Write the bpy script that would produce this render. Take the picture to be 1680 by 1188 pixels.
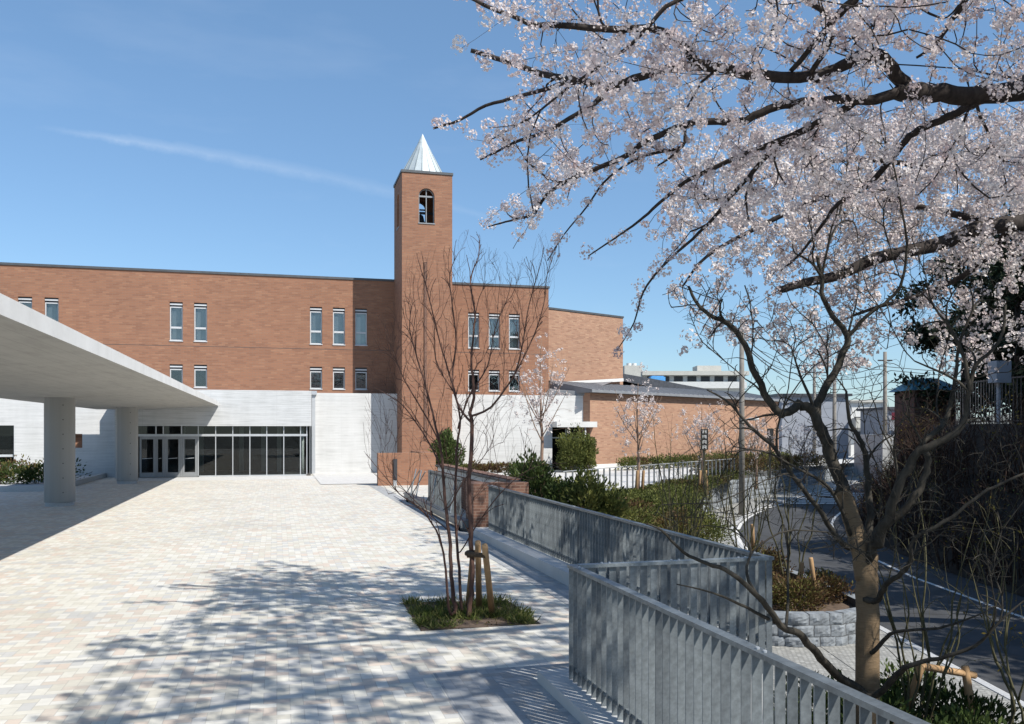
import bpy, math, random
import numpy as np
from mathutils import Vector, Matrix
random.seed(7); rng = np.random.default_rng(7)
R = math.radians
for o in list(bpy.data.objects): bpy.data.objects.remove(o)
SC = bpy.context.scene
COL = SC.collection

# ------------------------------------------------------------------ camera, sky, sun, exposure
H, F, YH, YAW = 2.5, 1450.0, 706.0, R(14.9)          # eye height, focal length (photo px), horizon row, heading
S_, C_ = math.sin(YAW), math.cos(YAW)
cam = bpy.data.cameras.new('camera'); cam_o = bpy.data.objects.new('camera', cam); COL.objects.link(cam_o)
cam.sensor_width = 36.0; cam.lens = 36.0 * F / 1680.0
cam.shift_y = (YH - 594.0) / 1680.0
cam.clip_start = 0.05; cam.clip_end = 6000
cam_o.location = (0, 0, H); cam_o.rotation_euler = (R(90), 0, -YAW)
SC.camera = cam_o
SUNV = Vector((0.56, -0.77, 1.0))                     # towards the sun
SUN_EL = math.atan2(SUNV.z, math.hypot(SUNV.x, SUNV.y))
SUN_AZ = math.atan2(SUNV.x, SUNV.y)
world = bpy.data.worlds.new('World'); SC.world = world; world.use_nodes = True
wn, wl = world.node_tree.nodes, world.node_tree.links
wn.clear()
w_out = wn.new('ShaderNodeOutputWorld'); w_bg = wn.new('ShaderNodeBackground')
sky = wn.new('ShaderNodeTexSky'); sky.sky_type = 'NISHITA'; sky.sun_disc = False
sky.sun_elevation = SUN_EL; sky.sun_rotation = SUN_AZ
sky.air_density = 1.0; sky.dust_density = 0.35; sky.ozone_density = 1.8; sky.altitude = 50
w_bg.inputs['Strength'].default_value = 0.112
sun = bpy.data.lights.new('sun', 'SUN'); sun_o = bpy.data.objects.new('sun', sun); COL.objects.link(sun_o)
sun.energy = 5.0; sun.angle = R(0.5); sun.color = (1.0, 0.95, 0.87)
sun_o.rotation_euler = (-SUNV).to_track_quat('-Z', 'Y').to_euler()
sun_o.location = (20, -25, 60)
SC.view_settings.view_transform = 'Standard'; SC.view_settings.look = 'None'
SC.view_settings.exposure = 0.42; SC.view_settings.gamma = 1.0
SC.cycles.max_bounces = 6; SC.cycles.diffuse_bounces = 3; SC.cycles.glossy_bounces = 3
SC.cycles.transparent_max_bounces = 12; SC.cycles.use_denoising = True

# ------------------------------------------------------------------ geometry helpers
def at(u, v, t):            # photo pixel + distance along the view axis -> point
    a, b = (u - 840) / F, (YH - v) / F
    return Vector((t * (S_ + a * C_), t * (C_ - a * S_), H + b * t))
def LT(L, t, z=0.0):        # metres to the right of / ahead of the camera
    return Vector((t * S_ + L * C_, t * C_ - L * S_, z))
def px(u, Y):               # X where pixel column u meets the plane Y
    a = (u - 840) / F
    return Y * (S_ + a * C_) / (C_ - a * S_)
def pz(u, v, Y):            # Z where pixel (u,v) meets the plane Y
    a = (u - 840) / F
    return H + (YH - v) / F * Y / (C_ - a * S_)
def gr(u, v, z=0.0):        # pixel on a horizontal plane
    return at(u, v, (H - z) * F / (v - YH))
def proj(p):                # array of points -> u, v, t
    t = p[:, 0] * S_ + p[:, 1] * C_; L = p[:, 0] * C_ - p[:, 1] * S_
    tt = np.where(t < .1, .1, t)
    return 840 + L / tt * F, YH - (p[:, 2] - H) / tt * F, t
def inpoly(x, y, poly):
    r = np.zeros(len(x), bool); n = len(poly); j = n - 1
    for i in range(n):
        xi, yi = poly[i]; xj, yj = poly[j]
        c = ((yi > y) != (yj > y)) & (x < (xj - xi) * (y - yi) / ((yj - yi) if yj != yi else 1e-9) + xi)
        r ^= c; j = i
    return r

class MB:
    def __init__(self, M=None):
        self.v, self.f, self.uv = [], [], []; self.M = M
    def face(self, pts, uv=None):
        n = len(self.v); pts = [Vector(p) for p in pts]
        if uv is None:
            nn = (pts[1] - pts[0]).cross(pts[2] - pts[0]); ax = max(range(3), key=lambda i: abs(nn[i]))
            uv = [((p.y, p.z), (p.x, p.z), (p.x, p.y))[ax] for p in pts]
        for p in pts: self.v.append(tuple(self.M @ p) if self.M else tuple(p))
        self.f.append(tuple(range(n, n + len(pts)))); self.uv.extend(uv)
    def box(self, x0, x1, y0, y1, z0, z1):
        a = [(x0,y0,z0),(x1,y0,z0),(x1,y1,z0),(x0,y1,z0),(x0,y0,z1),(x1,y0,z1),(x1,y1,z1),(x0,y1,z1)]
        for q in ((3,2,1,0),(4,5,6,7),(0,1,5,4),(1,2,6,5),(2,3,7,6),(3,0,4,7)): self.face([a[i] for i in q])
        return self
    def wall(self, x0, x1, z0, z1, y, holes=(), depth=.3):      # faces -Y, holes with reveals
        xs = sorted({x0, x1, *[h[0] for h in holes], *[h[1] for h in holes]})
        zs = sorted({z0, z1, *[h[2] for h in holes], *[h[3] for h in holes]})
        for i in range(len(xs) - 1):
            for j in range(len(zs) - 1):
                cx, cz = (xs[i] + xs[i+1]) / 2, (zs[j] + zs[j+1]) / 2
                if any(h[0] < cx < h[1] and h[2] < cz < h[3] for h in holes): continue
                self.face([(xs[i],y,zs[j]),(xs[i+1],y,zs[j]),(xs[i+1],y,zs[j+1]),(xs[i],y,zs[j+1])])
        for a, b, c, d in holes:
            e = y + depth
            self.face([(a,y,c),(a,e,c),(b,e,c),(b,y,c)]); self.face([(a,y,d),(b,y,d),(b,e,d),(a,e,d)])
            self.face([(a,y,c),(a,y,d),(a,e,d),(a,e,c)]); self.face([(b,y,c),(b,e,c),(b,e,d),(b,y,d)])
        return self
    def prism(self, poly, z0, z1, top=True, bottom=False, sides=True):
        n = len(poly)
        if sides:
            l = 0
            for i in range(n):
                a, b = poly[i], poly[(i+1) % n]; d = math.dist(a, b)
                self.face([(a[0],a[1],z0),(b[0],b[1],z0),(b[0],b[1],z1),(a[0],a[1],z1)], [(l,z0),(l+d,z0),(l+d,z1),(l,z1)]); l += d
        if top: self.face([(p[0],p[1],z1) for p in poly], [(p[0],p[1]) for p in poly])
        if bottom: self.face([(p[0],p[1],z0) for p in reversed(poly)], [(p[0],p[1]) for p in reversed(poly)])
        return self
    def bar(self, a, b, w, h=None):
        a, b = Vector(a), Vector(b); h = h or w; d = (b - a).normalized()
        s = d.cross(Vector((0,0,1)));
        if s.length < 1e-4: s = Vector((1,0,0))
        s.normalize(); q = s.cross(d); s = s * w / 2; q = q * h / 2
        A = [a-s-q, a+s-q, a+s+q, a-s+q]; B = [b-s-q, b+s-q, b+s+q, b-s+q]
        for i in range(4): j = (i+1) % 4; self.face([A[i], A[j], B[j], B[i]])
        self.face(A[::-1]); self.face(B); return self
    def tube(self, pts, rad, sides=6, cap=True):
        pts = [Vector(p) for p in pts]; n = len(pts)
        if not hasattr(rad, '__len__'): rad = [rad] * n
        base = len(self.v); q = None
        for i, p in enumerate(pts):
            d = (pts[min(i+1, n-1)] - pts[max(i-1, 0)])
            if d.length < 1e-9: d = Vector((0,0,1))
            d.normalize()
            if q is None: q = d.orthogonal().normalized()
            else:
                q = q - d * q.dot(d)
                q = d.orthogonal().normalized() if q.length < 1e-5 else q.normalized()
            s = d.cross(q)
            for k in range(sides):
                a = 2 * math.pi * k / sides
                w = p + (q * math.cos(a) + s * math.sin(a)) * rad[i]
                self.v.append(tuple(self.M @ w) if self.M else tuple(w))
        for i in range(n - 1):
            for k in range(sides):
                k2 = (k + 1) % sides
                self.f.append((base+i*sides+k, base+i*sides+k2, base+(i+1)*sides+k2, base+(i+1)*sides+k)); self.uv.extend([(k, i)] * 4)
        if cap:
            self.f.append(tuple(base + k for k in reversed(range(sides)))); self.uv.extend([(0, 0)] * sides)
            self.f.append(tuple(base + (n-1)*sides + k for k in range(sides))); self.uv.extend([(0, 0)] * sides)
        return self
ORG = {}
def origin(p): return ORG.get(p.name, Vector((0,0,0))) if p else Vector((0,0,0))
def link(name, me, m, parent=None):
    o = bpy.data.objects.new(name, me); COL.objects.link(o)
    if m: me.materials.append(m)
    if parent: o.parent = parent; ORG[o.name] = origin(parent)
    return o
def obj(name, mb, m, parent=None, smooth=False, local=False):
    me = bpy.data.meshes.new(name); off = Vector((0,0,0)) if local else origin(parent)
    me.from_pydata([tuple(Vector(p) - off) for p in mb.v] if off.length else mb.v, [], mb.f)
    uvl = me.uv_layers.new(name='UVMap'); uvl.data.foreach_set('uv', np.array(mb.uv, 'f').ravel())
    if smooth: me.polygons.foreach_set('use_smooth', [True] * len(me.polygons))
    me.update()
    return link(name, me, m, parent)
def np_obj(name, V, Q, m, parent=None, smooth=False, col=None):    # V Nx3, Q Mx4 quads
    V = V - np.array(origin(parent)); me = bpy.data.meshes.new(name)
    me.vertices.add(len(V)); me.vertices.foreach_set('co', V.astype('f').ravel())
    k = Q.shape[1]
    me.loops.add(Q.size); me.loops.foreach_set('vertex_index', Q.astype('i').ravel())
    me.polygons.add(len(Q)); me.polygons.foreach_set('loop_start', np.arange(0, Q.size, k, dtype='i'))
    me.polygons.foreach_set('loop_total', np.full(len(Q), k, 'i'))
    if col is not None:
        a = me.attributes.new('tint', 'FLOAT', 'POINT'); a.data.foreach_set('value', col.astype('f'))
    me.update(calc_edges=True)
    if smooth: me.polygons.foreach_set('use_smooth', [True] * len(Q))
    return link(name, me, m, parent)
def tag(o, label, cat, group=None, kind=None):
    if label: o['label'] = label
    if cat: o['category'] = cat
    if group: o['group'] = group
    if kind: o['kind'] = kind
    return o
def thing(name, label, cat, loc=(0,0,0), group=None, kind=None):
    o = bpy.data.objects.new(name, None); COL.objects.link(o); o.location = loc; o.empty_display_size = .2
    ORG[o.name] = Vector(loc); return tag(o, label, cat, group, kind)
def struct(o): o['kind'] = 'structure'; return o
def dup(o, parent=None):
    c = o.copy(); COL.objects.link(c); c.parent = parent; ORG[c.name] = origin(o)
    for ch in list(o.children): dup(ch, c)
    return c

# ------------------------------------------------------------------ materials
class NT:
    def __init__(self, name):
        self.m = bpy.data.materials.new(name); self.m.use_nodes = True
        self.t = self.m.node_tree; self.n = self.t.nodes; self.l = self.t.links
        self.p = self.n['Principled BSDF']; self.out = self.n['Material Output']
    def new(self, ty, **k):
        x = self.n.new('ShaderNode' + ty)
        for a, b in k.items(): setattr(x, a, b)
        return x
    def set(self, node, **k):
        for a, b in k.items():
            a = a.replace('_', ' ')
            if hasattr(b, 'is_output') or isinstance(b, bpy.types.NodeSocket): self.l.new(b, node.inputs[a])
            else: node.inputs[a].default_value = b
    def math(self, op, a, b=None, c=None):
        x = self.new('Math', operation=op)
        for i, q in enumerate((a, b, c)):
            if q is None: continue
            if isinstance(q, bpy.types.NodeSocket): self.l.new(q, x.inputs[i])
            else: x.inputs[i].default_value = q
        return x.outputs[0]
    def coord(self, which='Object', scale=(1,1,1), rot=(0,0,0)):
        tc = self.new('TexCoord'); mp = self.new('Mapping')
        mp.inputs['Scale'].default_value = scale; mp.inputs['Rotation'].default_value = rot
        self.l.new(tc.outputs[which], mp.inputs['Vector']); return mp.outputs[0]
    def noise(self, vec, scale, detail=4, rough=.55):
        x = self.new('TexNoise'); x.inputs['Scale'].default_value = scale; x.inputs['Detail'].default_value = detail
        x.inputs['Roughness'].default_value = rough; self.l.new(vec, x.inputs['Vector']); return x.outputs['Fac']
    def ramp(self, fac, stops, interp='LINEAR'):
        x = self.new('ValToRGB'); cr = x.color_ramp; cr.interpolation = interp
        while len(cr.elements) < len(stops): cr.elements.new(.5)
        for e, (p, c) in zip(cr.elements, stops): e.position = p; e.color = (*c, 1) if len(c) == 3 else c
        self.l.new(fac, x.inputs['Fac']); return x.outputs['Color']
    def mix(self, fac, a, b, mode='MIX'):
        x = self.new('Mix', data_type='RGBA', blend_type=mode)
        for s, q in ((0, fac), (6, a), (7, b)):
            if isinstance(q, bpy.types.NodeSocket): self.l.new(q, x.inputs[s])
            else: x.inputs[s].default_value = q if s == 0 else (*q, 1)
        return x.outputs[2]
    def bump(self, h, strength=.3, dist=.01):
        x = self.new('Bump'); x.inputs['Strength'].default_value = strength; x.inputs['Distance'].default_value = dist
        self.l.new(h, x.inputs['Height']); self.l.new(x.outputs[0], self.p.inputs['Normal'])
    def base(self, c, rough=.8, metal=0.0, spec=None):
        if isinstance(c, bpy.types.NodeSocket): self.l.new(c, self.p.inputs['Base Color'])
        else: self.p.inputs['Base Color'].default_value = (*c, 1)
        self.p.inputs['Roughness'].default_value = rough; self.p.inputs['Metallic'].default_value = metal
        if spec is not None: self.p.inputs['Specular IOR Level'].default_value = spec
        return self.m

def mk_plain(name, c, rough=.7, metal=0., var=.25, scale=6.0, bump=0.0):
    n = NT(name); v = n.coord(); f = n.noise(v, scale)
    lo = tuple(x * (1 - var) for x in c); hi = tuple(min(1, x * (1 + var)) for x in c)
    m = n.base(n.ramp(f, [(.3, lo), (.7, hi)]), rough, metal)
    if bump: n.bump(n.noise(v, scale * 6), bump, .01)
    return m
def mk_galv(name, c):
    n = NT(name); oi = n.new('ObjectInfo'); v = n.coord('Object'); f = n.noise(v, 7., 5, .65); sp = n.noise(v, 42., 2)
    col = n.ramp(f, [(.28, tuple(x*.62 for x in c)), (.72, tuple(x*1.35 for x in c))])
    col = n.mix(1.0, col, n.ramp(oi.outputs['Random'], [(0, (.74,.75,.76)), (1, (1.24,1.24,1.22))]), 'MULTIPLY'); col = n.mix(.35, col, n.ramp(sp, [(.35, (.75,.76,.78)), (.65, (1.25,1.25,1.25))]), 'MULTIPLY')
    n.bump(f, .06, .004); return n.base(col, .46, .4)
def mk_brick(name, w=.34, h=.092, c1=(.262,.124,.071), c2=(.218,.100,.058), c3=(.297,.152,.088), mortar=(.20,.135,.10)):
    n = NT(name); v = n.coord('UV')
    b = n.new('TexBrick'); n.l.new(v, b.inputs['Vector'])
    n.set(b, Color1=(0,0,0,1), Color2=(1,1,1,1), Mortar=(.5,.5,.5,1), Scale=1.0, Mortar_Size=.009, Mortar_Smooth=.25, Bias=0.0, Brick_Width=w, Row_Height=h)
    col = n.ramp(b.outputs['Color'], [(.05, c2), (.4, c1), (.75, c1), (1, c3)])
    st = n.noise(n.coord('UV', (.25, 6, 1)), 1.0, 5, .7)
    col = n.mix(.4, col, n.ramp(st, [(.3, (.78,.76,.75)), (.7, (1.16,1.15,1.14))]), 'MULTIPLY')
    big = n.noise(n.coord('UV', (.22,.22,1)), 1.0, 3)
    col = n.mix(.5, col, n.ramp(big, [(.3, (.82,.8,.8)), (.7, (1.14,1.14,1.14))]), 'MULTIPLY')
    col = n.mix(b.outputs['Fac'], col, mortar)
    inv = n.math('SUBTRACT', 1.0, b.outputs['Fac']); n.bump(inv, .5, .006)
    return n.base(col, .85)
def mk_board(name, c=(.535,.537,.53), row=.155, amp=.2, joint=3.6, lines=.7):
    n = NT(name); v = n.coord('UV')
    f = n.noise(n.coord('UV', (.55, 1/row*.9, 1)), 1.0, 6, .75)
    col = n.ramp(f, [(.28, tuple(x*(1-amp) for x in c)), (.5, c), (.75, tuple(min(1, x*(1+amp*.45)) for x in c))])
    st = n.noise(n.coord('UV', (1.3,.25,1)), 1.2, 5)
    col = n.mix(.45, col, n.ramp(st, [(.3, (.83,.83,.82)), (.65, (1.06,1.06,1.06))]), 'MULTIPLY')
    b = n.new('TexBrick'); n.l.new(v, b.inputs['Vector']); b.offset = 0
    n.set(b, Color1=(0,0,0,1), Color2=(1,1,1,1), Scale=1.0, Mortar_Size=.006, Mortar_Smooth=.3, Brick_Width=joint, Row_Height=row)
    col = n.mix(n.math('MULTIPLY', b.outputs['Fac'], lines), col, tuple(x*.55 for x in c))
    n.bump(n.math('SUBTRACT', f, b.outputs['Fac']), .25, .01)
    return n.base(col, .8)
def mk_paving(name, s=.105, cols=None, joint=(.28,.27,.25)):
    n = NT(name); tc = n.new('TexCoord'); sp = n.new('SeparateXYZ'); n.l.new(tc.outputs['Object'], sp.inputs[0])
    x = n.math('DIVIDE', sp.outputs[0], s); y = n.math('DIVIDE', sp.outputs[1], s)
    i, j = n.math('FLOOR', x), n.math('FLOOR', y)
    k = n.math('FLOORED_MODULO', n.math('SUBTRACT', i, j), 4.0)
    is_ = [n.math('COMPARE', k, float(q), .4) for q in range(4)]
    cx = n.new('CombineXYZ'); n.l.new(n.math('SUBTRACT', i, is_[1]), cx.inputs[0]); n.l.new(n.math('ADD', j, is_[3]), cx.inputs[1])
    wnz = n.new('TexWhiteNoise', noise_dimensions='3D'); n.l.new(cx.outputs[0], wnz.inputs['Vector'])
    cols = cols or [(0,(.51,.485,.42)),(.22,(.56,.54,.48)),(.46,(.53,.455,.39)),(.58,(.46,.455,.44)),(.74,(.58,.565,.52)),(.93,(.50,.445,.385))]
    col = n.ramp(wnz.outputs['Value'], cols, 'CONSTANT')
    fx, fy = n.math('SUBTRACT', x, i), n.math('SUBTRACT', y, j)
    d = n.math('MINIMUM', n.math('MINIMUM', n.math('MULTIPLY_ADD', is_[1], 9., fx), n.math('MULTIPLY_ADD', is_[0], 9., n.math('SUBTRACT', 1., fx))),
               n.math('MINIMUM', n.math('MULTIPLY_ADD', is_[2], 9., fy), n.math('MULTIPLY_ADD', is_[3], 9., n.math('SUBTRACT', 1., fy))))
    jf = n.math('LESS_THAN', d, .035)
    dirt = n.noise(n.coord('Object'), .35, 5, .6); fine = n.noise(n.coord('Object'), 9., 3)
    col = n.mix(.6, col, n.ramp(dirt, [(.25, (.76,.75,.73)), (.5, (1.0,1.0,.99)), (.75, (1.09,1.09,1.08))]), 'MULTIPLY')
    col = n.mix(.4, col, n.ramp(fine, [(.3, (.84,.84,.84)), (.7, (1.1,1.1,1.1))]), 'MULTIPLY')
    col = n.mix(n.math('MULTIPLY', jf, .5), col, joint)
    n.bump(n.math('SUBTRACT', 1., jf), .25, .004)
    return n.base(col, .85)
def mk_blocks(name, w, h, c, amp=.25, mortar=.5, ms=.008, uv='UV', rough=.85, bump=.4):
    n = NT(name); b = n.new('TexBrick'); v = n.coord(uv); n.l.new(v, b.inputs['Vector'])
    n.set(b, Color1=(0,0,0,1), Color2=(1,1,1,1), Scale=1.0, Mortar_Size=ms, Mortar_Smooth=.3, Brick_Width=w, Row_Height=h)
    col = n.ramp(b.outputs['Color'], [(0, tuple(x*(1-amp) for x in c)), (1, tuple(min(1,x*(1+amp)) for x in c))])
    f = n.noise(n.coord('Object'), 7., 5, .7)
    col = n.mix(.7, col, n.ramp(f, [(.3, (.72,.72,.72)), (.7, (1.2,1.2,1.2))]), 'MULTIPLY')
    col = n.mix(b.outputs['Fac'], col, tuple(x*mortar for x in c))
    n.bump(n.math('MULTIPLY_ADD', f, .8, n.math('SUBTRACT', 1., b.outputs['Fac'])), bump, .03)
    return n.base(col, rough)
def mk_glass(name, tint=(.75,.82,.82), refl=.10, fac=.06):
    n = NT(name); n.n.remove(n.p)
    tr = n.new('BsdfTransparent'); gl = n.new('BsdfGlossy'); mx = n.new('MixShader'); lw = n.new('LayerWeight')
    tr.inputs['Color'].default_value = (*tint, 1); gl.inputs['Roughness'].default_value = .01; gl.inputs['Color'].default_value = (.95,.97,1,1)
    lw.inputs['Blend'].default_value = fac + .2
    f = n.math('MULTIPLY_ADD', lw.outputs['Fresnel'], .9, refl)
    n.l.new(f, mx.inputs[0]); n.l.new(tr.outputs[0], mx.inputs[1]); n.l.new(gl.outputs[0], mx.inputs[2]); n.l.new(mx.outputs[0], n.out.inputs[0])
    return n.m
def mk_leaf(name, cols, trans=.25, rough=.55, attr=True):
    n = NT(name); a = n.new('Attribute', attribute_name='tint')
    col = n.ramp(a.outputs['Fac'], cols)
    n.base(col, rough, spec=.12)
    tl = n.new('BsdfTranslucent'); n.l.new(col, tl.inputs['Color']); mx = n.new('MixShader'); mx.inputs[0].default_value = trans
    n.l.new(n.p.outputs[0], mx.inputs[1]); n.l.new(tl.outputs[0], mx.inputs[2]); n.l.new(mx.outputs[0], n.out.inputs[0])
    return n.m
def mk_bark(name, c1, c2, scale=14., stretch=(1,1,.25), bump=.6):
    n = NT(name); v = n.coord('Object', stretch); f = n.noise(v, scale, 6, .7); g = n.noise(n.coord('Object'), 2.2, 4)
    col = n.ramp(f, [(.3, c1), (.7, c2)])
    col = n.mix(.5, col, n.ramp(g, [(.3, (.7,.7,.7)), (.7, (1.25,1.25,1.22))]), 'MULTIPLY')
    n.bump(f, bump, .012); return n.base(col, .85, spec=.2)

M = {}
M['brick'] = mk_brick('brick')
M['brick_pale'] = mk_brick('low_wing_brick', .34, .092, (.345,.195,.125), (.27,.145,.092), (.385,.235,.15), (.27,.19,.14))
M['brick_low'] = mk_brick('brick_garden', .24, .075, (.15,.073,.049), (.105,.05,.035), (.18,.09,.06))  # garden brick darkened, tree shade on the pier put into the colour
M['board'] = mk_board('board_marked_concrete', lines=.35)
M['board_fine'] = mk_board('board_marked_concrete_fascia', (.48,.49,.495), .10, .30, 3.4, .55)
M['concrete'] = mk_board('smooth_concrete', (.46,.465,.465), .9, .12, 5.0, .25)
M['soffit'] = mk_board('soffit_concrete', (.35,.34,.315), .30, .22, 5.7, .55)  # canopy underside concrete, darkened to deepen its shade
M['fascia'] = mk_board('canopy_edge_concrete', (.63,.63,.62), .9, .12, 3.6, .5)  # same slab's edge, made paler for the sunlight on it
M['column'] = mk_board('column_concrete', (.32,.32,.31), .9, .12, 5.0, .2)  # column concrete darkened for the canopy's shade
M['kerb'] = mk_plain('kerb_granite', (.40,.41,.42), .8, 0, .15, 30., .15)
M['paving'] = mk_paving('herringbone_paving', .118)
M['paving_grey'] = mk_paving('grey_edge_paving', .105, [(0,(.33,.34,.35)),(.3,(.28,.29,.30)),(.6,(.36,.36,.36)),(.85,(.31,.30,.29))], (.2,.2,.2))
M['paving_pale'] = mk_blocks('pale_slab_paving', .3, .3, (.53,.525,.51), .05, .85, .004, 'Object', .8, .1)
M['footway'] = mk_blocks('granite_setts', .11, .11, (.30,.30,.285), .2, .6, .012, 'Object', .85, .4)
M['asphalt'] = mk_plain('asphalt', (.042,.044,.048), .9, 0, .3, 1.2, .3)
M['white_paint'] = mk_plain('road_paint', (.55,.55,.54), .7, 0, .15, 12.)
M['soil'] = mk_plain('soil', (.095,.065,.045), .95, 0, .45, 8., .6)
M['earth'] = mk_plain('earth_bank', (.022,.017,.012), .95, 0, .5, 3., .6)  # bank soil with its shade put into a near-black colour
M['land'] = mk_plain('far_land', (.16,.165,.15), .95, 0, .3, .05)
M['dark_wall'] = mk_board('shade_dark_retaining_wall', (.035,.033,.031), .6, .35, 2.4, .4)  # the bank wall's shade is put into this near-black base
def mk_stone():
    n = NT('rough_granite_blocks'); v = n.coord('UV', (2.5, 3.7, 1)); w = n.new('TexNoise'); w.inputs['Scale'].default_value = 1.3; n.l.new(v, w.inputs['Vector'])
    vv = n.new('VectorMath', operation='MULTIPLY_ADD'); n.l.new(w.outputs['Color'], vv.inputs[0]); vv.inputs[1].default_value = (.35,.35,0); n.l.new(v, vv.inputs[2])
    e = n.new('TexVoronoi', feature='DISTANCE_TO_EDGE', voronoi_dimensions='2D'); e.inputs['Randomness'].default_value = .55; c = n.new('TexVoronoi', voronoi_dimensions='2D'); c.inputs['Randomness'].default_value = .55
    n.l.new(vv.outputs[0], e.inputs['Vector']); n.l.new(vv.outputs[0], c.inputs['Vector']); e.inputs['Scale'].default_value = 1.0; c.inputs['Scale'].default_value = 1.0
    f = n.noise(n.coord('Object'), 9., 6, .7); g = n.new('SeparateColor'); n.l.new(c.outputs['Color'], g.inputs[0])
    col = n.ramp(g.outputs[0], [(0, (.20,.225,.25)), (1, (.31,.335,.36))]); col = n.mix(.8, col, n.ramp(f, [(.3, (.65,.65,.65)), (.7, (1.25,1.25,1.25))]), 'MULTIPLY')
    j = n.ramp(e.outputs['Distance'], [(.0, (0,0,0)), (.07, (1,1,1))]); col = n.mix(j, (.075,.08,.085), col)
    n.bump(n.math('MULTIPLY_ADD', f, .7, j), .9, .04); return n.base(col, .9)
M['stone'] = mk_plain('rough_granite', (.19,.21,.23), .9, 0, .3, 5., .5); M['mortar'] = mk_plain('stone_mortar', (.08,.085,.09), .95, 0, .2, 8.)
M['galv'] = mk_galv('galvanised_steel', (.165,.185,.197))
M['alu'] = mk_plain('aluminium_frame', (.45,.47,.49), .4, .35, .06, 4.)
M['frame_shade_grey'] = mk_plain('shade_grey_frame', (.25,.26,.27), .45, .3, .06, 4.)  # darker aluminium with canopy shade put into the doors; belfry shares it
M['alu_white'] = mk_plain('white_frame', (.49,.50,.51), .45, .1, .05, 4.)
M['dark_metal'] = mk_plain('dark_metal', (.045,.045,.05), .5, .3, .2, 6.)
M['coping'] = mk_plain('dark_coping', (.085,.09,.095), .5, .4, .15, 3.)
M['roof_metal'] = mk_plain('grey_metal_roof', (.20,.21,.225), .55, .1, .12, 2.)
M['roof_dark'] = mk_plain('dark_tile_roof', (.05,.052,.06), .5, .1, .3, 5.)
M['spire'] = mk_plain('zinc_spire', (.47,.52,.53), .5, .2, .08, 3.)
M['zinc_seam'] = mk_plain('zinc_seam', (.27,.31,.32), .5, .2, .08, 3.)
M['glass'] = mk_glass('clear_window_glass', (.93,.965,.965), .05)
M['glass_dark'] = mk_glass('entrance_glass', (.55,.6,.59), .03, -.08)
M['blind'] = mk_plain('window_blind', (.33,.34,.31), .9, 0, .10, 2.)
M['interior'] = mk_plain('dim_interior', (.03,.029,.028), .9, 0, .2, 1.)  # near-black colour stands in for unlit rooms behind glass
M['interior_floor'] = mk_plain('interior_floor', (.09,.088,.085), .5, 0, .1, 1.)
M['white'] = mk_plain('white_render', (.58,.58,.565), .8, 0, .06, 2.)
M['cream'] = mk_plain('cream_render', (.46,.45,.41), .8, 0, .08, 1.)
M['grey_clad'] = mk_plain('grey_cladding', (.27,.29,.33), .7, 0, .08, 1.)
M['blue_tarp'] = mk_plain('blue_sheet', (.06,.26,.55), .6, 0, .15, 3.)
M['blue_tile'] = mk_blocks('blue_roof_tile', .3, .25, (.03,.17,.24), .3, .5, .02, 'UV', .35, .6)
M['red_cloth'] = mk_plain('red_awning', (.45,.05,.08), .8, 0, .15, 2.)
M['brown_wall'] = mk_plain('brown_render', (.085,.045,.035), .85, 0, .2, 2.)
M['pole'] = mk_plain('pole_concrete', (.19,.175,.155), .85, 0, .2, 5., .2)
M['cable'] = mk_plain('black_cable', (.02,.02,.022), .6)
M['black'] = mk_plain('black_sign', (.02,.02,.02), .5)
M['rubber'] = mk_plain('black_rubber', (.015,.015,.015), .7)
M['stake'] = mk_bark('cedar_stake', (.30,.185,.095), (.46,.30,.165), 10., (1,1,.15), .3)
M['rope'] = mk_plain('palm_rope', (.075,.05,.03), .95, 0, .4, 40., .5)
M['burlap'] = mk_bark('burlap_wrap', (.13,.092,.055), (.225,.16,.098), 26., (.35,.35,3.2), .7)
M['bark_dark'] = mk_bark('cherry_bark', (.016,.012,.011), (.055,.045,.04), 12., (1,1,.5))
M['bark_grey'] = mk_bark('grey_bark', (.018,.016,.013), (.068,.06,.048), 10., (1,1,.4))
M['bark_red'] = mk_bark('red_brown_bark', (.062,.034,.027), (.14,.08,.062), 12., (1,1,.3))
M['bark_green'] = mk_bark('greenish_bark', (.045,.042,.022), (.125,.115,.062), 14., (1,1,.3))
M['bark_scrub'] = mk_bark('scrub_bark', (.018,.011,.009), (.06,.036,.026), 12., (1,1,.3))  # darker bark copy carrying the shade of the bank's shrubs
M['bark_young'] = mk_bark('young_bark', (.16,.10,.075), (.28,.2,.15), 14., (1,1,.3))
M['petal'] = mk_leaf('cherry_petals', [(0,(.56,.45,.45)), (.35,(.70,.61,.60)), (1,(.80,.75,.735))], .4, .7)
M['petal_far'] = mk_leaf('cherry_petals_far', [(0,(.50,.42,.41)), (.5,(.64,.57,.55)), (1,(.76,.71,.68))], .3, .7)
M['leaf'] = mk_leaf('green_leaves', [(0,(.045,.058,.018)), (.5,(.10,.118,.034)), (1,(.20,.20,.06))], .25, .45)
M['leaf_dark'] = mk_leaf('dark_glossy_leaves', [(0,(.022,.036,.012)), (.6,(.055,.082,.024)), (1,(.12,.155,.05))], .2, .45)
M['leaf_brown'] = mk_leaf('winter_hedge_leaves', [(0,(.055,.032,.018)), (.45,(.12,.075,.038)), (.75,(.125,.125,.036)), (1,(.21,.20,.06))], .2, .55)
M['leaf_yellow'] = mk_leaf('young_yellow_leaves', [(0,(.10,.075,.015)), (1,(.22,.17,.035))], .3, .5)
M['conifer'] = mk_leaf('dark_conifer_needles', [(0,(.008,.014,.008)), (1,(.025,.037,.018))], .05, .6)
M['grass'] = mk_leaf('sedge_grass', [(0,(.04,.055,.014)), (.6,(.085,.115,.028)), (1,(.24,.22,.085))], .3, .5)

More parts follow.
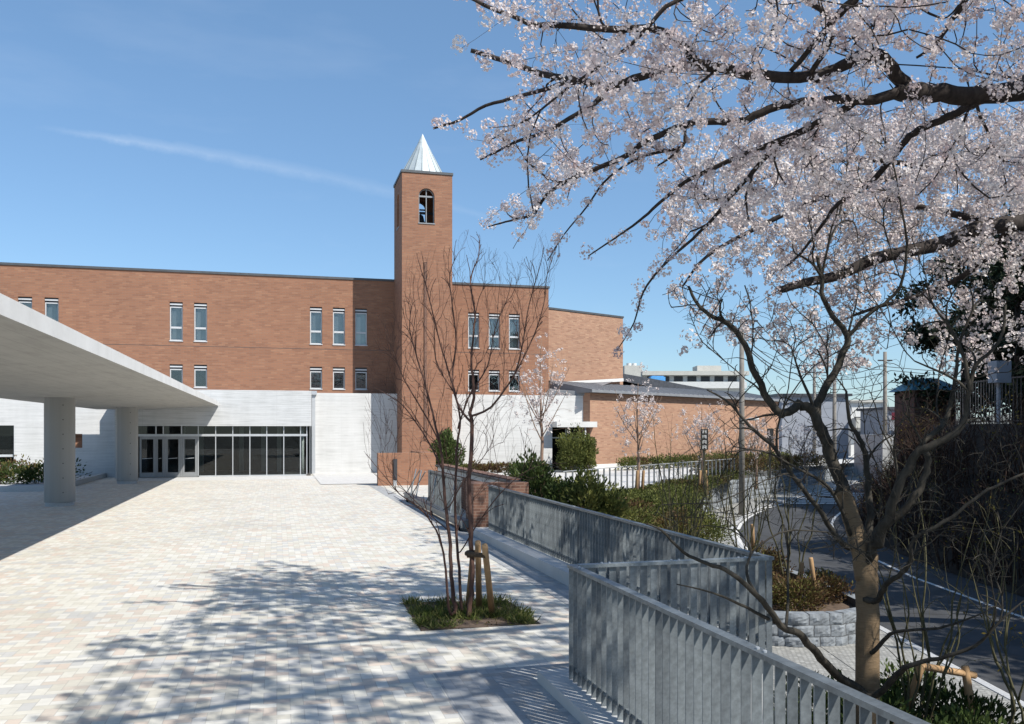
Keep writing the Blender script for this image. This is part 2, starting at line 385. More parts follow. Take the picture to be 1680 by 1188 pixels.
# sky: Nishita, with a thin contrail and faint cirrus far above
tcw = wn.new('ShaderNodeTexCoord')
def wmath(op, a, b=None):
    x = wn.new('ShaderNodeMath'); x.operation = op
    for i, q in enumerate((a, b)):
        if q is None: continue
        if isinstance(q, bpy.types.NodeSocket): wl.new(q, x.inputs[i])
        else: x.inputs[i].default_value = q
    return x.outputs[0]
def wdot(vec):
    x = wn.new('ShaderNodeVectorMath'); x.operation = 'DOT_PRODUCT'; wl.new(tcw.outputs['Generated'], x.inputs[0]); x.inputs[1].default_value = vec
    return x.outputs['Value']
dA = (at(55, 208, 1) - Vector((0,0,H))).normalized(); dB = (at(760, 345, 1) - Vector((0,0,H))).normalized()
nrm = dA.cross(dB).normalized(); along = (dB - dA * dA.dot(dB)).normalized()
if nrm.z < 0: nrm = -nrm
span = math.atan2(dB.dot(along), dB.dot(dA))
nz = wn.new('ShaderNodeTexNoise'); nz.inputs['Scale'].default_value = 34.; nz.inputs['Detail'].default_value = 8.; nz.inputs['Roughness'].default_value = .65
wl.new(tcw.outputs['Generated'], nz.inputs['Vector'])
off = wdot(nrm); s_al = wmath('ARCTAN2', wdot(along), wdot(dA)); s_n = wmath('DIVIDE', s_al, span)
bow = wmath('MULTIPLY', wmath('MULTIPLY', s_n, wmath('SUBTRACT', 1., s_n)), .028)      # slight arc of the trail
off2 = wmath('SUBTRACT', off, bow)
wob = wmath('MULTIPLY', wmath('SUBTRACT', nz.outputs['Fac'], .5), .012)
wid = wmath('MULTIPLY_ADD' if False else 'ADD', .0022, wmath('MULTIPLY', wmath('MULTIPLY', s_n, wmath('SUBTRACT', 1.15, s_n)), .021))
prof = wmath('SUBTRACT', 1., wmath('DIVIDE', wmath('ABSOLUTE', wmath('ADD', off2, wob)), wid)); prof = wmath('MAXIMUM', prof, 0.)
ends = wmath('MULTIPLY', wmath('GREATER_THAN', s_n, 0.), wmath('LESS_THAN', s_n, 1.12))
front = wmath('GREATER_THAN', wdot(dA), 0.)
fade = wmath('MINIMUM', 1., wmath('MULTIPLY', wmath('MAXIMUM', s_n, 0.), 6.))
trail = wmath('MULTIPLY', wmath('MULTIPLY', wmath('MULTIPLY', prof, ends), wmath('MULTIPLY', front, fade)), wmath('MULTIPLY', wmath('MULTIPLY', nz.outputs['Fac'], .38), wmath('SUBTRACT', 1.0, wmath('MULTIPLY', s_n, .72))))
mpw = wn.new('ShaderNodeMapping'); mpw.inputs['Scale'].default_value = (2.2, 2.2, 9.0); mpw.inputs['Rotation'].default_value = (0, R(12), R(20)); wl.new(tcw.outputs['Generated'], mpw.inputs['Vector'])
nc = wn.new('ShaderNodeTexNoise'); nc.inputs['Scale'].default_value = 1.7; nc.inputs['Detail'].default_value = 7.; nc.inputs['Roughness'].default_value = .55; wl.new(mpw.outputs[0], nc.inputs['Vector'])
cir = wmath('MULTIPLY', wmath('MAXIMUM', wmath('SUBTRACT', nc.outputs['Fac'], .55), 0.), .30)
cloud = wmath('MINIMUM', wmath('ADD', trail, cir), .6)
tint = wn.new('ShaderNodeMix'); tint.data_type = 'RGBA'; tint.blend_type = 'MULTIPLY'; tint.inputs[0].default_value = 1.0; wl.new(sky.outputs[0], tint.inputs[6]); tint.inputs[7].default_value = (.85, .985, 1.09, 1)   # clear spring blue
even = wn.new('ShaderNodeMix'); even.data_type = 'RGBA'; even.inputs[0].default_value = .32; wl.new(tint.outputs[2], even.inputs[6]); even.inputs[7].default_value = (1.45, 2.75, 4.45, 1)
mxw = wn.new('ShaderNodeMix'); mxw.data_type = 'RGBA'; wl.new(cloud, mxw.inputs[0]); wl.new(even.outputs[2], mxw.inputs[6]); mxw.inputs[7].default_value = (6.2, 6.8, 7.6, 1)
wl.new(mxw.outputs[2], w_bg.inputs['Color']); wl.new(w_bg.outputs[0], w_out.inputs['Surface'])

# ------------------------------------------------------------------ the street's course
def left(t):                     # left edge of the carriageway, metres right of the camera axis
    if t < 34: return 9.2
    if t < 50: return 9.2 + .024 * (t - 34) ** 2
    return 9.2 + .024 * 256 + .77 * (t - 50)
def zr(t): return -2.5 + max(0, min(t, 80) - 30) * .045
TS = [-30, -15, 0, 6, 10, 14, 18, 22, 26, 30, 32, 34, 36, 38, 40, 42, 44, 46, 48, 50, 53, 56, 60, 65, 72, 80, 95, 120]
def ribbon(name, a, b, dz, m, ts=TS, za=None):
    mb = MB()
    for t0, t1 in zip(ts, ts[1:]):
        mb.face([LT(left(t0)+a, t0, zr(t0)+dz), LT(left(t0)+b, t0, zr(t0)+dz), LT(left(t1)+b, t1, zr(t1)+dz), LT(left(t1)+a, t1, zr(t1)+dz)])
    return obj(name, mb, m)

# ground to the horizon
g = MB(); g.face([(-2500,-800,-2.62),(2500,-800,-2.62),(2500,3500,-2.62),(-2500,3500,-2.62)]); struct(obj('ground', g, M['land']))
struct(ribbon('road', 0, 6.4, 0.0, M['asphalt']))
for nm, a, b in (('road_marking', .0, .16), ('road_marking', 4.32, 4.46)):
    struct(ribbon(nm, a + .06, b + .06, .006, M['white_paint']))
zeb = MB()
for k in range(6):               # zebra crossing where the road turns
    t0 = 49.5 + k * .95
    zeb.face([LT(left(t0)+.4, t0, zr(t0)+.012), LT(left(t0)+4.2, t0, zr(t0)+.012), LT(left(t0+.48)+4.2, t0+.48, zr(t0+.48)+.012), LT(left(t0+.48)+.4, t0+.48, zr(t0+.48)+.012)])
struct(obj('zebra_crossing', zeb, M['white_paint']))
# footway beside the road with its kerb
fw = MB()
for t0, t1 in zip(TS, TS[1:]):
    if t0 < -15 or t0 > 60: continue
    A = [LT(left(t)+q, t, zr(t)+.1) for t in (t0, t1) for q in (-2.2, -.16)]
    fw.face([A[0], A[1], A[3], A[2]])
struct(obj('footway', fw, M['footway']))
kb = MB()
for t0, t1 in zip(TS, TS[1:]):
    if t0 < -15 or t0 > 60: continue
    P = [[LT(left(t)+q, t, zr(t)+z) for q, z in ((-.16,.1),(-.16,.115),(0,.115),(0,-.02))] for t in (t0, t1)]
    for k in range(3): kb.face([P[0][k], P[0][k+1], P[1][k+1], P[1][k]])
struct(obj('kerb', kb, M['kerb']))
vg = MB(); vg.face([LT(-6,-12,-2.41), LT(7.2,-12,-2.41), LT(7.2,30,-2.41), LT(-6,30,-2.41)]); struct(obj('pavement', vg, M['footway']))

# the plaza slab with its retaining sides
PL = [(-70,-25),(3.05,-25),(3.05,8.45),(5.05,8.45),(5.05,21.0),(8.0,21.0),(8.0,31.0),(12,31.0),(12,60),(-70,60)]
pm = MB(); pm.prism(PL, -2.6, 0, top=False); struct(obj('retaining_wall', pm, M['concrete']))
pt = MB(); pt.face([(x,y,0) for x, y in PL]); struct(obj('plaza', pt, M['paving']))
eg = MB(); eg.box(4.02, 4.5, 8.47, 41, -.02, .004); eg.face([(1.55,2,.004),(2.5,2,.004),(2.5,9.0,.004),(1.55,9.0,.004)]); eg.face([(2.5,8.62,.004),(4.02,8.62,.004),(4.02,9.0,.004),(2.5,9.0,.004)])
struct(obj('edge_paving', eg, M['paving_grey']))
ps = MB(); ps.face([(1.95,41.5,.02),(6.8,41.5,.02),(6.8,52,.02),(1.95,52,.02)]); ps.box(-7, 1.95, 46.5, 49.6, -.02, .008)
struct(obj('entrance_paving', ps, M['paving_pale']))
def fc_line(k): return (13.5 + .76 * k, 34.0 + .65 * k)
FC = [(8.0,29.3), fc_line(0), fc_line(7), fc_line(14)]
ft = [46, 48, 50, 53, 56, 60, 65, 72, 80]
FCP = FC + [tuple(LT(left(t)-2.2, t).xy) for t in ft] + [(60, 110), (12, 110), (12, 31.01), (8.0, 31.01)]
fcm = MB(); fcm.face([(x,y,-.004) for x, y in FCP]); struct(obj('forecourt', fcm, M['paving_pale']))
# planted slope between forecourt and street, held by a stone wall
bt = [28, 30, 32, 34, 36, 38, 40, 42, 44, 46, 48]
def wall_top(t): return -1.65 + (min(max(t, 28), 48) - 28) / 20 * 1.6
bed = MB(); upper = [(5.1, 21.2), (6.5, 26), (8.0, 29.3), (10, 31.1), (12, 32.7), fc_line(0), fc_line(3), fc_line(6), fc_line(9), fc_line(12), fc_line(14)]
for i in range(len(bt) - 1):
    a0, a1 = upper[i], upper[i+1]; z0 = -.03 - .5 * (1 if i == 0 else 0); z1 = -.03
    b0 = LT(left(bt[i])-2.3, bt[i], wall_top(bt[i])); b1 = LT(left(bt[i+1])-2.3, bt[i+1], wall_top(bt[i+1]))
    bed.face([(a0[0],a0[1],z0), b0, b1, (a1[0],a1[1],z1)])
e0 = LT(left(28)-2.3, 28, 0); bed.face([(5.1,21.2,-.53), (5.1,21.2,-2.6), (e0.x,e0.y,-2.6), (e0.x,e0.y,wall_top(28))])
struct(obj('planting_slope', bed, M['soil']))
def stone_wall(name, pts, label, thick=.28):       # pts: (x, y, z0, z1)
    mb = MB(); l = 0
    for p, q in zip(pts, pts[1:]):
        d = Vector((q[0]-p[0], q[1]-p[1])); n = Vector((-d.y, d.x)).normalized() * thick; dl = d.length
        A = [(p[0],p[1]), (q[0],q[1]), (q[0]+n.x,q[1]+n.y), (p[0]+n.x,p[1]+n.y)]
        mb.face([(*A[0],p[2]),(*A[1],q[2]),(*A[1],q[3]),(*A[0],p[3])], [(l,p[2]),(l+dl,q[2]),(l+dl,q[3]),(l,p[3])])
        mb.face([(*A[2],q[2]),(*A[3],p[2]),(*A[3],p[3]),(*A[2],q[3])], [(l,p[2]),(l+dl,q[2]),(l+dl,q[3]),(l,p[3])])
        mb.face([(*A[0],p[3]),(*A[1],q[3]),(*A[2],q[3]),(*A[3],p[3])], [(l,0),(l+dl,0),(l+dl,.28),(l,.28)]); l += dl
    root = tag(obj(name, mb, M['mortar']), label, 'stone wall'); bm_ = MB(); cs = [0.]
    for p, q in zip(pts, pts[1:]): cs.append(cs[-1] + math.dist(p[:2], q[:2]))
    def P(sv, z, d):
        sv = min(max(sv, 0), cs[-1] - 1e-4); i = max(k for k in range(len(cs)) if cs[k] <= sv); i = min(i, len(pts) - 2); f = (sv - cs[i]) / (cs[i+1] - cs[i]); p, q = pts[i], pts[i+1]
        n_ = Vector((q[1]-p[1], -(q[0]-p[0]))).normalized() * d; return Vector((p[0]+(q[0]-p[0])*f+n_.x, p[1]+(q[1]-p[1])*f+n_.y, z))
    def top(sv): 
        i = min(max(k for k in range(len(cs)) if cs[k] <= sv), len(pts) - 2); return pts[i][3] + (pts[i+1][3]-pts[i][3]) * (sv-cs[i]) / (cs[i+1]-cs[i])
    z0 = pts[0][2]
    for row in range(9):
        za = z0 + row * .265; sv = -.2 * (row % 2)
        while sv < cs[-1] - .1:
            w_ = rng.uniform(.3, .52); a, b = max(sv, 0) + .012, min(sv + w_, cs[-1]) - .012; zt_ = min(za + .255, top(min(max((a+b)/2, 0), cs[-1]-1e-3)) + .015); sv += w_
            if b - a < .08 or zt_ - za < .07: continue
            nx, nz = 6, 5; G = [[None]*(nz+1) for _ in range(nx+1)]; hb = rng.uniform(.015, .045)
            for i in range(nx+1):
                for j in range(nz+1):
                    fx, fz = i/nx, j/nz; e_ = min(1, 5*min(fx, 1-fx)) * min(1, 4*min(fz, 1-fz)); jx, jz = rng.normal(0, .006, 2)
                    G[i][j] = P(a + (b-a)*fx + jx, za + .01 + (zt_-za-.01)*fz + jz, .004 + e_ * (hb + rng.normal(0, .011)))
            for i in range(nx):
                for j in range(nz): bm_.face([G[i][j], G[i+1][j], G[i+1][j+1], G[i][j+1]])
            bm_.face([G[i][nz] for i in range(nx+1)] + [P(b, zt_, -thick), P(a, zt_, -thick)])
    obj('blocks', bm_, M['stone'], root); return root
wp = []
for t in [27, 28, 29, 30, 31, 32, 33, 34, 35, 36, 37, 38, 39, 40, 41, 42, 43, 44, 45, 46, 47, 48, 50, 53, 56, 60, 66, 72]:
    p = LT(left(t)-2.25, t); wp.append((p.x, p.y, -2.6, wall_top(t) + .1))
wp = [(5.3, 23.0, -2.6, -1.5)] + wp
stone_wall('stone_wall', wp, 'curving pale granite block wall holding the planted slope above the street')

# ------------------------------------------------------------------ the school building
YB, YC, YG = 53.3, 52.0, 49.7
ZT = pz(400, 451.6, YB); ZC = pz(560, 645, YC)
bld = thing('school_building', 'long three storey brick school building with board-marked concrete ground floor', 'building', (0, YB, 0))
XR = px(900, YB)
wins_up = [(30,52),(74,95),(279,299),(318,340),(509,528),(546,566),(583,602),(769,785.5),(802,820),(835,853)]
wins_lo = wins_up[2:]
def rect(u, v0, v1):
    uc = (u[0]+u[1]) / 2
    return (px(u[0], YB), px(u[1], YB), pz(uc, v1, YB), pz(uc, v0, YB))
def lin(u, p, q): return p[1] + (u - p[0]) * (q[1] - p[1]) / (q[0] - p[0])
UP = [rect(u, lin(u[0], (279,496), (835,514)), lin(u[0], (279,561), (835,572.5))) for u in wins_up]
LO = [rect(u, lin(u[0], (279,598), (835,607.5)), lin(u[0], (279,636), (835,643.5))) for u in wins_lo]
zu0, zu1 = sum(r[2] for r in UP)/len(UP), sum(r[3] for r in UP)/len(UP)
zl0, zl1 = sum(r[2] for r in LO)/len(LO), sum(r[3] for r in LO)/len(LO)
W = .70
UP = [((a+b)/2 - W/2, (a+b)/2 + W/2, zu0, zu1) for a, b, _, _ in UP]
LO = [((a+b)/2 - W/2, (a+b)/2 + W/2, zl0, zl1) for a, b, _, _ in LO]
bw = MB().wall(-38, XR, ZC - 1.2, ZT, YB, UP + LO, .42)
for y0 in ((zu0 + zl1) / 2 - .1,):
    pass
bw.face([(XR,YB,0),(XR,YB+13,0),(XR,YB+13,ZT),(XR,YB,ZT)]); bw.face([(-38,YB,0),(-38,YB,ZT),(-38,YB+13,ZT),(-38,YB+13,0)]); bw.face([(XR,YB+13,0),(-38,YB+13,0),(-38,YB+13,ZT),(XR,YB+13,ZT)])
obj('brick_wall', bw, M['brick'], bld)
ej = MB()      # movement joint between the window rows
zj = zl1 + (zu0 - zl1) * .80
for a, b in ((-38, px(650, YB)), (px(745, YB), XR)): ej.box(a, b, YB - .004, YB + .01, zj, zj + .025)
obj('movement_joint', ej, M['dark_metal'], bld)
rf = MB().box(-38.1, XR + .06, YB - .06, YB + 13.1, ZT, ZT + .13); obj('roof', rf, M['coping'], bld)
# window prototype, local at the sill centre
def make_window(h, blind):
    f = MB(); w = W - .02; x = w / 2
    f.box(-x, -x+.055, .10, .17, .05, h-.26); f.box(x-.055, x, .10, .17, .05, h-.26); f.box(-x+.055, x-.055, .10, .17, h-.32, h-.26); f.box(-x+.055, x-.055, .10, .17, .05, .11)
    if blind: f.box(-x+.055, x-.055, .09, .17, h*.33, h*.33+.11)
    win = obj('window', f, M['alu_white'], bld, local=True)
    for nm, q, mt in (('head_bar', MB().box(-x, x, .04, .10, h-.17, h-.09), 'alu_white'), ('head_panel', MB().box(-x, x, .12, .16, h-.26, h-.17).box(-x, x, .12, .16, h-.09, h), 'roof_dark'),
                      ('sill', MB().box(-x-.03, x+.03, -.045, .19, 0, .05), 'alu_white'), ('pane', MB().box(-x+.05, x-.05, .135, .142, .1, h-.3), 'glass'),
                      ('blind', MB().box(-x, x, .36, .38, .0, h), 'blind' if blind else 'interior')):  # lower windows get a near-black sheet for the unlit interior, no blind
        obj(nm, q, M[mt], win, local=True)
    if blind: obj('sunlit_blind_patch', MB().box(-x, -x*.05, .27, .285, .0, h*.78), M['cream'], win, local=True)  # cream sheet paints the sunlit left part of the blind
    return win
for lst, blind in ((UP, True), (LO, False)):
    proto = make_window(lst[0][3] - lst[0][2], blind)
    for i, r in enumerate(lst):
        w_ = proto if i == 0 else dup(proto, bld)
        w_.location = ((r[0]+r[1])/2, 0, r[2])
# concrete ground floor, right of the porch (with the glazed side entrance), and left of it
XE0, XE1 = px(906, YC), px(962, YC)
TX0 = 6.84; TYF = 49.9; TX1 = px(742, TYF)
cw = MB().wall(1.8, px(960, YC), 0, ZC, YC, [(XE0, XE1 - .25, 0, pz(930, 701, YC))], 1.0); obj('concrete_wall', cw, M['board'], bld)
XL = px(188, YG); YL = 51.0
niche = (px(118, YL), px(135, YL), pz(128, 735, YL), pz(128, 712, YL)); lw = (-38 + 6, px(23, YL), pz(10, 764, YL), pz(10, 698, YL))
lw = (px(-90, YL), px(23, YL), lw[2], lw[3])
cl = MB().wall(-38, XL, 0, 4.9, YL, [niche, lw], .35); obj('concrete_wall', cl, M['board'], bld)
obj('niche_back', MB().box(niche[0], niche[1], YL+.35, YL+.4, niche[2], niche[3]), M['brick'], bld)
lwf = obj('window', MB().box(lw[0], lw[1], YL+.15, YL+.22, lw[2]+.45, lw[2]+.57).box(lw[1]-.05, lw[1], YL+.15, YL+.22, lw[2], lw[3]), M['alu_white'], bld)
obj('pane', MB().box(lw[0], lw[1], YL+.19, YL+.195, lw[2], lw[3]), M['glass_dark'], lwf); obj('dark_backing', MB().box(lw[0], lw[1], YL+.36, YL+.4, lw[2], lw[3]), M['interior'], lwf)
lc = MB().box(-38, XR, YC+.02, YB - .05, ZC - .16, ZC); obj('ledge', lc, M['concrete'], bld)
# side entrance glazing, slab and post
se = obj('side_entrance', MB().box(XE0, XE0+.06, YC+.3, YC+.38, 0, 2.6).box(XE0+.95, XE0+1.05, YC+.3, YC+.38, 0, 2.6).box(XE0, XE1-.25, YC+.3, YC+.38, 2.0, 2.08).box(XE0+1.9, XE0+1.96, YC+.3, YC+.38, 0, 2.6), M['alu'], bld)
obj('pane', MB().box(XE0+.06, XE1-.25, YC+.33, YC+.338, .02, 2.7), M['glass_dark'], se); obj('dark_backing', MB().box(XE0, XE1, YC+1.02, YC+1.05, 0, 2.8), M['interior'], se)
obj('canopy_slab', MB().box(px(908,YC)-.1, XE1+.35, YC-1.0, YC-.02, pz(935,701,YC), pz(935,692,YC)), M['white'], se); obj('post', MB().tube([(XE1-.35, YC-.8, 0), (XE1-.35, YC-.8, pz(935,701,YC))], .05, 10), M['alu'], se, True)
# porch
PX0, PX1 = XL, px(511, YG); ZP0, ZP1 = pz(400, 699, YG), pz(400, 640, YG)
obj('porch_fascia', MB().box(PX0, PX1, YG, YC - .003, ZP0, ZP1), M['board_fine'], bld)
obj('porch_end_wall', MB().box(PX0, PX0+.35, YG+.02, YC-.01, 0, ZP0-.003), M['concrete'], bld)
inn = MB(); YI = YG + 7
inn.face([(PX0+.36,YG+.3,.03),(PX1,YG+.3,.03),(PX1,YI,.03),(PX0+.36,YI,.03)]); obj('hall_floor', inn, M['interior_floor'], bld)
inn = MB(); inn.face([(PX0,YI,0),(PX1+1.5,YI,0),(PX1+1.5,YI,3.2),(PX0,YI,3.2)]); inn.face([(PX1-.02,YC-.02,0),(PX1-.02,YI,0),(PX1-.02,YI,3.2),(PX1-.02,YC-.02,3.2)]); inn.face([(PX0+.2,YG+.4,ZP0-.02),(PX1,YG+.4,ZP0-.02),(PX1,YI,ZP0-.02),(PX0+.2,YI,ZP0-.02)]); inn.face([(PX0+.36,YC,0),(PX0+.36,YI,0),(PX0+.36,YI,3),(PX0+.36,YC,3)])
obj('hall_walls', inn, M['interior'], bld)
for uu in (300, 330, 396, 432, 458):
    xx = px(uu, YG + 5); obj('hall_column', MB().box(xx-.13, xx+.13, YG+5, YG+5.2, .03, ZP0-.03), M['white'], bld)
xx = px(495, YG + .6); obj('hall_column', MB().tube([(xx, YG+.75, .03), (xx, YG+.75, ZP0-.03)], .13, 14), M['white'], bld, True)
YW = YG + .22; ZTR = pz(400, 714, YG)
us = [325.4, 353.9, 382, 410, 437.7, 465.6, 493, 503.4]
gm = MB(); x0g = PX0 + .4
for q in us: x = px(q, YW); gm.box(x-.022, x+.022, YW-.03, YW+.03, .08, ZP0-.004)
for q in (256, 268, 298): x = px(q, YW); gm.box(x-.03, x+.03, YW-.03, YW+.03, ZTR+.062, ZP0-.004)
gm.box(x0g, px(504.5,YW), YW-.04, YW-.031, ZTR-.06, ZTR+.06); gm.box(px(326.5,YW), px(502.5,YW), YW-.04, YW+.031, .0, .08); gm.box(x0g, px(504,YW), YW-.04, YW+.04, ZP0-.003, ZP0+.05)
cur = obj('glazed_screen', gm, M['alu'], bld)
obj('pane', MB().box(px(325.5,YW), px(503,YW), YW-.004, YW+.004, .08, ZTR-.061).box(x0g, px(503,YW), YW-.004, YW+.004, ZTR+.0611, ZP0-.01), M['glass_dark'], cur)
for a, b in ((229, 255), (257.5, 268), (272, 296), (299.5, 323.5)):
    xa, xb = px(a, YW), px(b, YW); st = .10 if b - a > 15 else .05
    d = obj('door', MB().box(xa, xa+st, YW-.03, YW+.03, .02, ZTR-.063).box(xb-st, xb, YW-.03, YW+.03, .02, ZTR-.063).box(xa+st, xb-st, YW-.03, YW+.03, ZTR-.21, ZTR-.063).box(xa+st, xb-st, YW-.03, YW+.03, .02, .27), M['frame_shade_grey'], bld)
    obj('pane', MB().box(xa+st, xb-st, YW-.004, YW+.004, .27, ZTR-.21), M['glass_dark'], d); obj('handle', MB().bar((xa+st+.04, YW-.07, 1.0), (xb-st-.04, YW-.07, 1.03), .025), M['alu'], d)
for a, b in ((255.2,257.2), (268.2,271.8), (296.2,299.3), (323.7,325.2)):
    gm = MB().box(px(a,YW)+.002, px(b,YW)-.002, YW-.04, YW+.04, .02, ZTR-.061); obj('door_post', gm, M['frame_shade_grey'], bld)
obj('downpipe', MB().box(px(511.5,YC), px(517,YC), YC-.16, YC-.02, 0, ZC-.12).box(px(510,YC)+.03, px(519.5,YC), YC-.3, YC-.03, ZC-.119, ZC+.1), M['alu'], bld)
# ------------------------------------------------------------------ bell tower
ZTT = pz(660, 282, TYF); TYB = YB + .02; TXC, TYC = (TX0+TX1)/2, (TYF+TYB)/2
tw = thing('bell_tower', 'square brick bell tower with arched belfry openings and a pale metal spire', 'tower', (TXC, TYC, 0))
def arch_wall(mb, half, z0, z1, ac, aw, az0, azs, th=.3, n=12):   # wall faces -Y at y=0, spans +-half
    r = aw / 2
    P = [(ac-r, az0)] + [(ac - r*math.cos(math.pi*k/n), azs + r*math.sin(math.pi*k/n)) for k in range(n+1)] + [(ac+r, az0)]
    def q(*c): mb.face([(x, 0, z) for x, z in c])
    q((-half,z0),(half,z0),(half,az0),(-half,az0)); q((-half,az0),(ac-r,az0),(ac-r,azs),(-half,azs)); q((ac+r,az0),(half,az0),(half,azs),(ac+r,azs))
    zt = azs + r + .02
    for k in range(n):
        a, b = P[1+k], P[2+k]; q(a, b, (b[0], zt), (a[0], zt))
    q((-half,azs),(ac-r,azs),(ac-r,zt),(-half,zt)); q((ac+r,azs),(half,azs),(half,zt),(ac+r,zt)); q((-half,zt),(half,zt),(half,z1),(-half,z1))
    for a, b in zip(P + [P[0]], (P + [P[0]])[1:]): mb.face([(a[0],0,a[1]),(a[0],th,a[1]),(b[0],th,b[1]),(b[0],0,b[1])])
    # inner skin of the belfry
    for c in (((-half+.3,az0-.3),(half-.3,az0-.3),(half-.3,az0),(-half+.3,az0)), ((-half+.3,az0),(ac-r,az0),(ac-r,zt),(-half+.3,zt)), ((ac+r,az0),(half-.3,az0),(half-.3,zt),(ac+r,zt)), ((-half+.3,zt),(half-.3,zt),(half-.3,zt+.6),(-half+.3,zt+.6))):
        mb.face([(x, th, z) for x, z in reversed(c)])
AW = px(713, TYF) - px(687, TYF); AZ0, AZT = pz(700, 366, TYF), pz(700, 309, TYF); AZS = AZT - AW/2
hw, hd = (TX1-TX0)/2, (TYB-TYF)/2
tb = MB(); frames = MB(); 
for ang, half, dist, ac in ((0, hw, hd, px(700,TYF)-TXC), (90, hd, hw, 0), (180, hw, hd, 0), (270, hd, hw, 0)):
    mt = Matrix.Translation((TXC, TYC, 0)) @ Matrix.Rotation(R(ang), 4, 'Z') @ Matrix.Translation((0, -dist, 0))
    tb.M = mt; arch_wall(tb, half, 0, ZTT, ac, AW, AZ0, AZS)
    frames.M = mt; r = AW/2
    for x in (ac-r+.03, ac, ac+r-.03): frames.box(x-.025, x+.025, .14, .19, AZ0, AZS + (r-.02 if x == ac else 0))
    frames.box(ac-r, ac+r, .13, .2, AZS-.03, AZS+.06); frames.box(ac-r-.03, ac+r+.03, -.04, .22, AZ0-.06, AZ0)
    frames.tube([(ac - (r-.03)*math.cos(math.pi*k/10), .165, AZS + (r-.03)*math.sin(math.pi*k/10)) for k in range(11)], .028, 5)
tb.M = None
tb.face([(TX0+.3,TYF+.3,AZ0-.3),(TX1-.3,TYF+.3,AZ0-.3),(TX1-.3,TYB-.3,AZ0-.3),(TX0+.3,TYB-.3,AZ0-.3)]); tb.face([(TX0+.3,TYF+.3,AZT+.6),(TX1-.3,TYF+.3,AZT+.6),(TX1-.3,TYB-.3,AZT+.6),(TX0+.3,TYB-.3,AZT+.6)])
obj('brick_shaft', tb, M['brick'], tw); obj('window_frame', frames, M['frame_shade_grey'], tw)
cp = MB(); e = .05
cp.box(TX0-e, TX1+e, TYF-e, TYB+e, ZTT, ZTT+.14); obj('coping', cp, M['coping'], tw)
xg = px(698, TYF); obj('downpipe', MB().box(xg-.07, xg+.07, TYF-.06, TYF-.003, 2, pz(698, 430, TYF)), M['brick_low'], tw)
SR = 1.36; SZ0 = ZTT + .14; SZ1 = pz(693, 221, TYC)
sp = MB(); ribs = MB(); n = 18
for k in range(n):
    a0, a1 = 2*math.pi*k/n, 2*math.pi*(k+1)/n
    sp.face([(TXC+SR*math.cos(a0), TYC+SR*math.sin(a0), SZ0), (TXC+SR*math.cos(a1), TYC+SR*math.sin(a1), SZ0), (TXC, TYC, SZ1)])
    ribs.bar((TXC+(SR+.01)*math.cos(a0), TYC+(SR+.01)*math.sin(a0), SZ0), (TXC+.18*math.cos(a0), TYC+.18*math.sin(a0), SZ0+(SZ1-SZ0)*.84), .045)
spo = obj('spire', sp, M['spire'], tw); obj('seams', ribs, M['zinc_seam'], spo)
cpp = MB(); cpp.tube([(TXC,TYC,SZ0+(SZ1-SZ0)*.80), (TXC,TYC,SZ0+(SZ1-SZ0)*.81), (TXC,TYC,SZ1+.05)], [SR*.205, SR*.20, .005], 16); obj('spire_cap', cpp, M['spire'], spo)
prof_ = [(.0,.0),(.30,.0),(.30,.04),(.24,.12),(.20,.3),(.16,.45),(.05,.52)]
bl = MB(); bz = AZ0 + .35; bx_, by_ = TXC - .12, TYC
for (r0, z0), (r1, z1) in zip(prof_, prof_[1:]):
    for k in range(14):
        a, b = 2*math.pi*k/14, 2*math.pi*(k+1)/14
        bl.face([(bx_+r0*math.cos(a),by_+r0*math.sin(a),bz+z0),(bx_+r0*math.cos(b),by_+r0*math.sin(b),bz+z0),(bx_+r1*math.cos(b),by_+r1*math.sin(b),bz+z1),(bx_+r1*math.cos(a),by_+r1*math.sin(a),bz+z1)])
be = obj('bell', bl, M['dark_metal'], tw); obj('yoke', MB().box(TX0+.3, TX1-.3, by_-.06, by_+.06, bz+.55, bz+.68).box(bx_-.03, bx_+.03, by_-.03, by_+.03, bz+.5, bz+.56), M['dark_metal'], be)

# ------------------------------------------------------------------ rear wing and the low wing with its metal roof
P0, P1 = at(898, 507, 59.1), at(1022, 522, 64.0)
dv = Vector((P1.x-P0.x, P1.y-P0.y, 0)).normalized(); st_ = Vector((P0.x, P0.y, 0)) - dv * 2.5; ln = (Vector((P1.x,P1.y,0)) - st_).length
Mw = Matrix.Translation(st_) @ Matrix.Rotation(math.atan2(dv.y, dv.x), 4, 'Z')
rw = thing('rear_wing', 'tall windowless brick wing rising behind the low metal-roofed wing', 'building', tuple(st_))
zr_ = (P0.z + P1.z) / 2
obj('brick_wall', MB(Mw).box(0, ln, 0, 9, 0, zr_), M['brick_pale'], rw); obj('coping', MB(Mw).box(-.05, ln+.05, -.05, 9.05, zr_, zr_+.13), M['coping'], rw)
C0 = at(968, 771, 54.6); C0.z = 0; E0 = at(1277.5, 658, 72.0); E0.z = 0
dl = (E0 - C0).normalized(); LN = (E0 - C0).length; ML = Matrix.Translation(C0) @ Matrix.Rotation(math.atan2(dl.y, dl.x), 4, 'Z')
zlw = H + (YH - 641.4) / F * 54.6
lw_ = thing('low_wing', 'long low brick wing with white plinth and grey standing seam metal roof', 'building', tuple(C0))
obj('brick_wall', MB(ML).box(0, LN, 0, 12, .38, zlw - .12), M['brick_pale'], lw_); obj('plinth', MB(ML).box(-.0, LN+.02, -.03, 12, 0, .38), M['white'], lw_)
rm = MB(ML); e0, e1 = -.35, LN + .3
rise = [(-.45, zlw-.1), (-.45, zlw+.06), (3.2, zlw+.75), (7.5, zlw+1.0)]
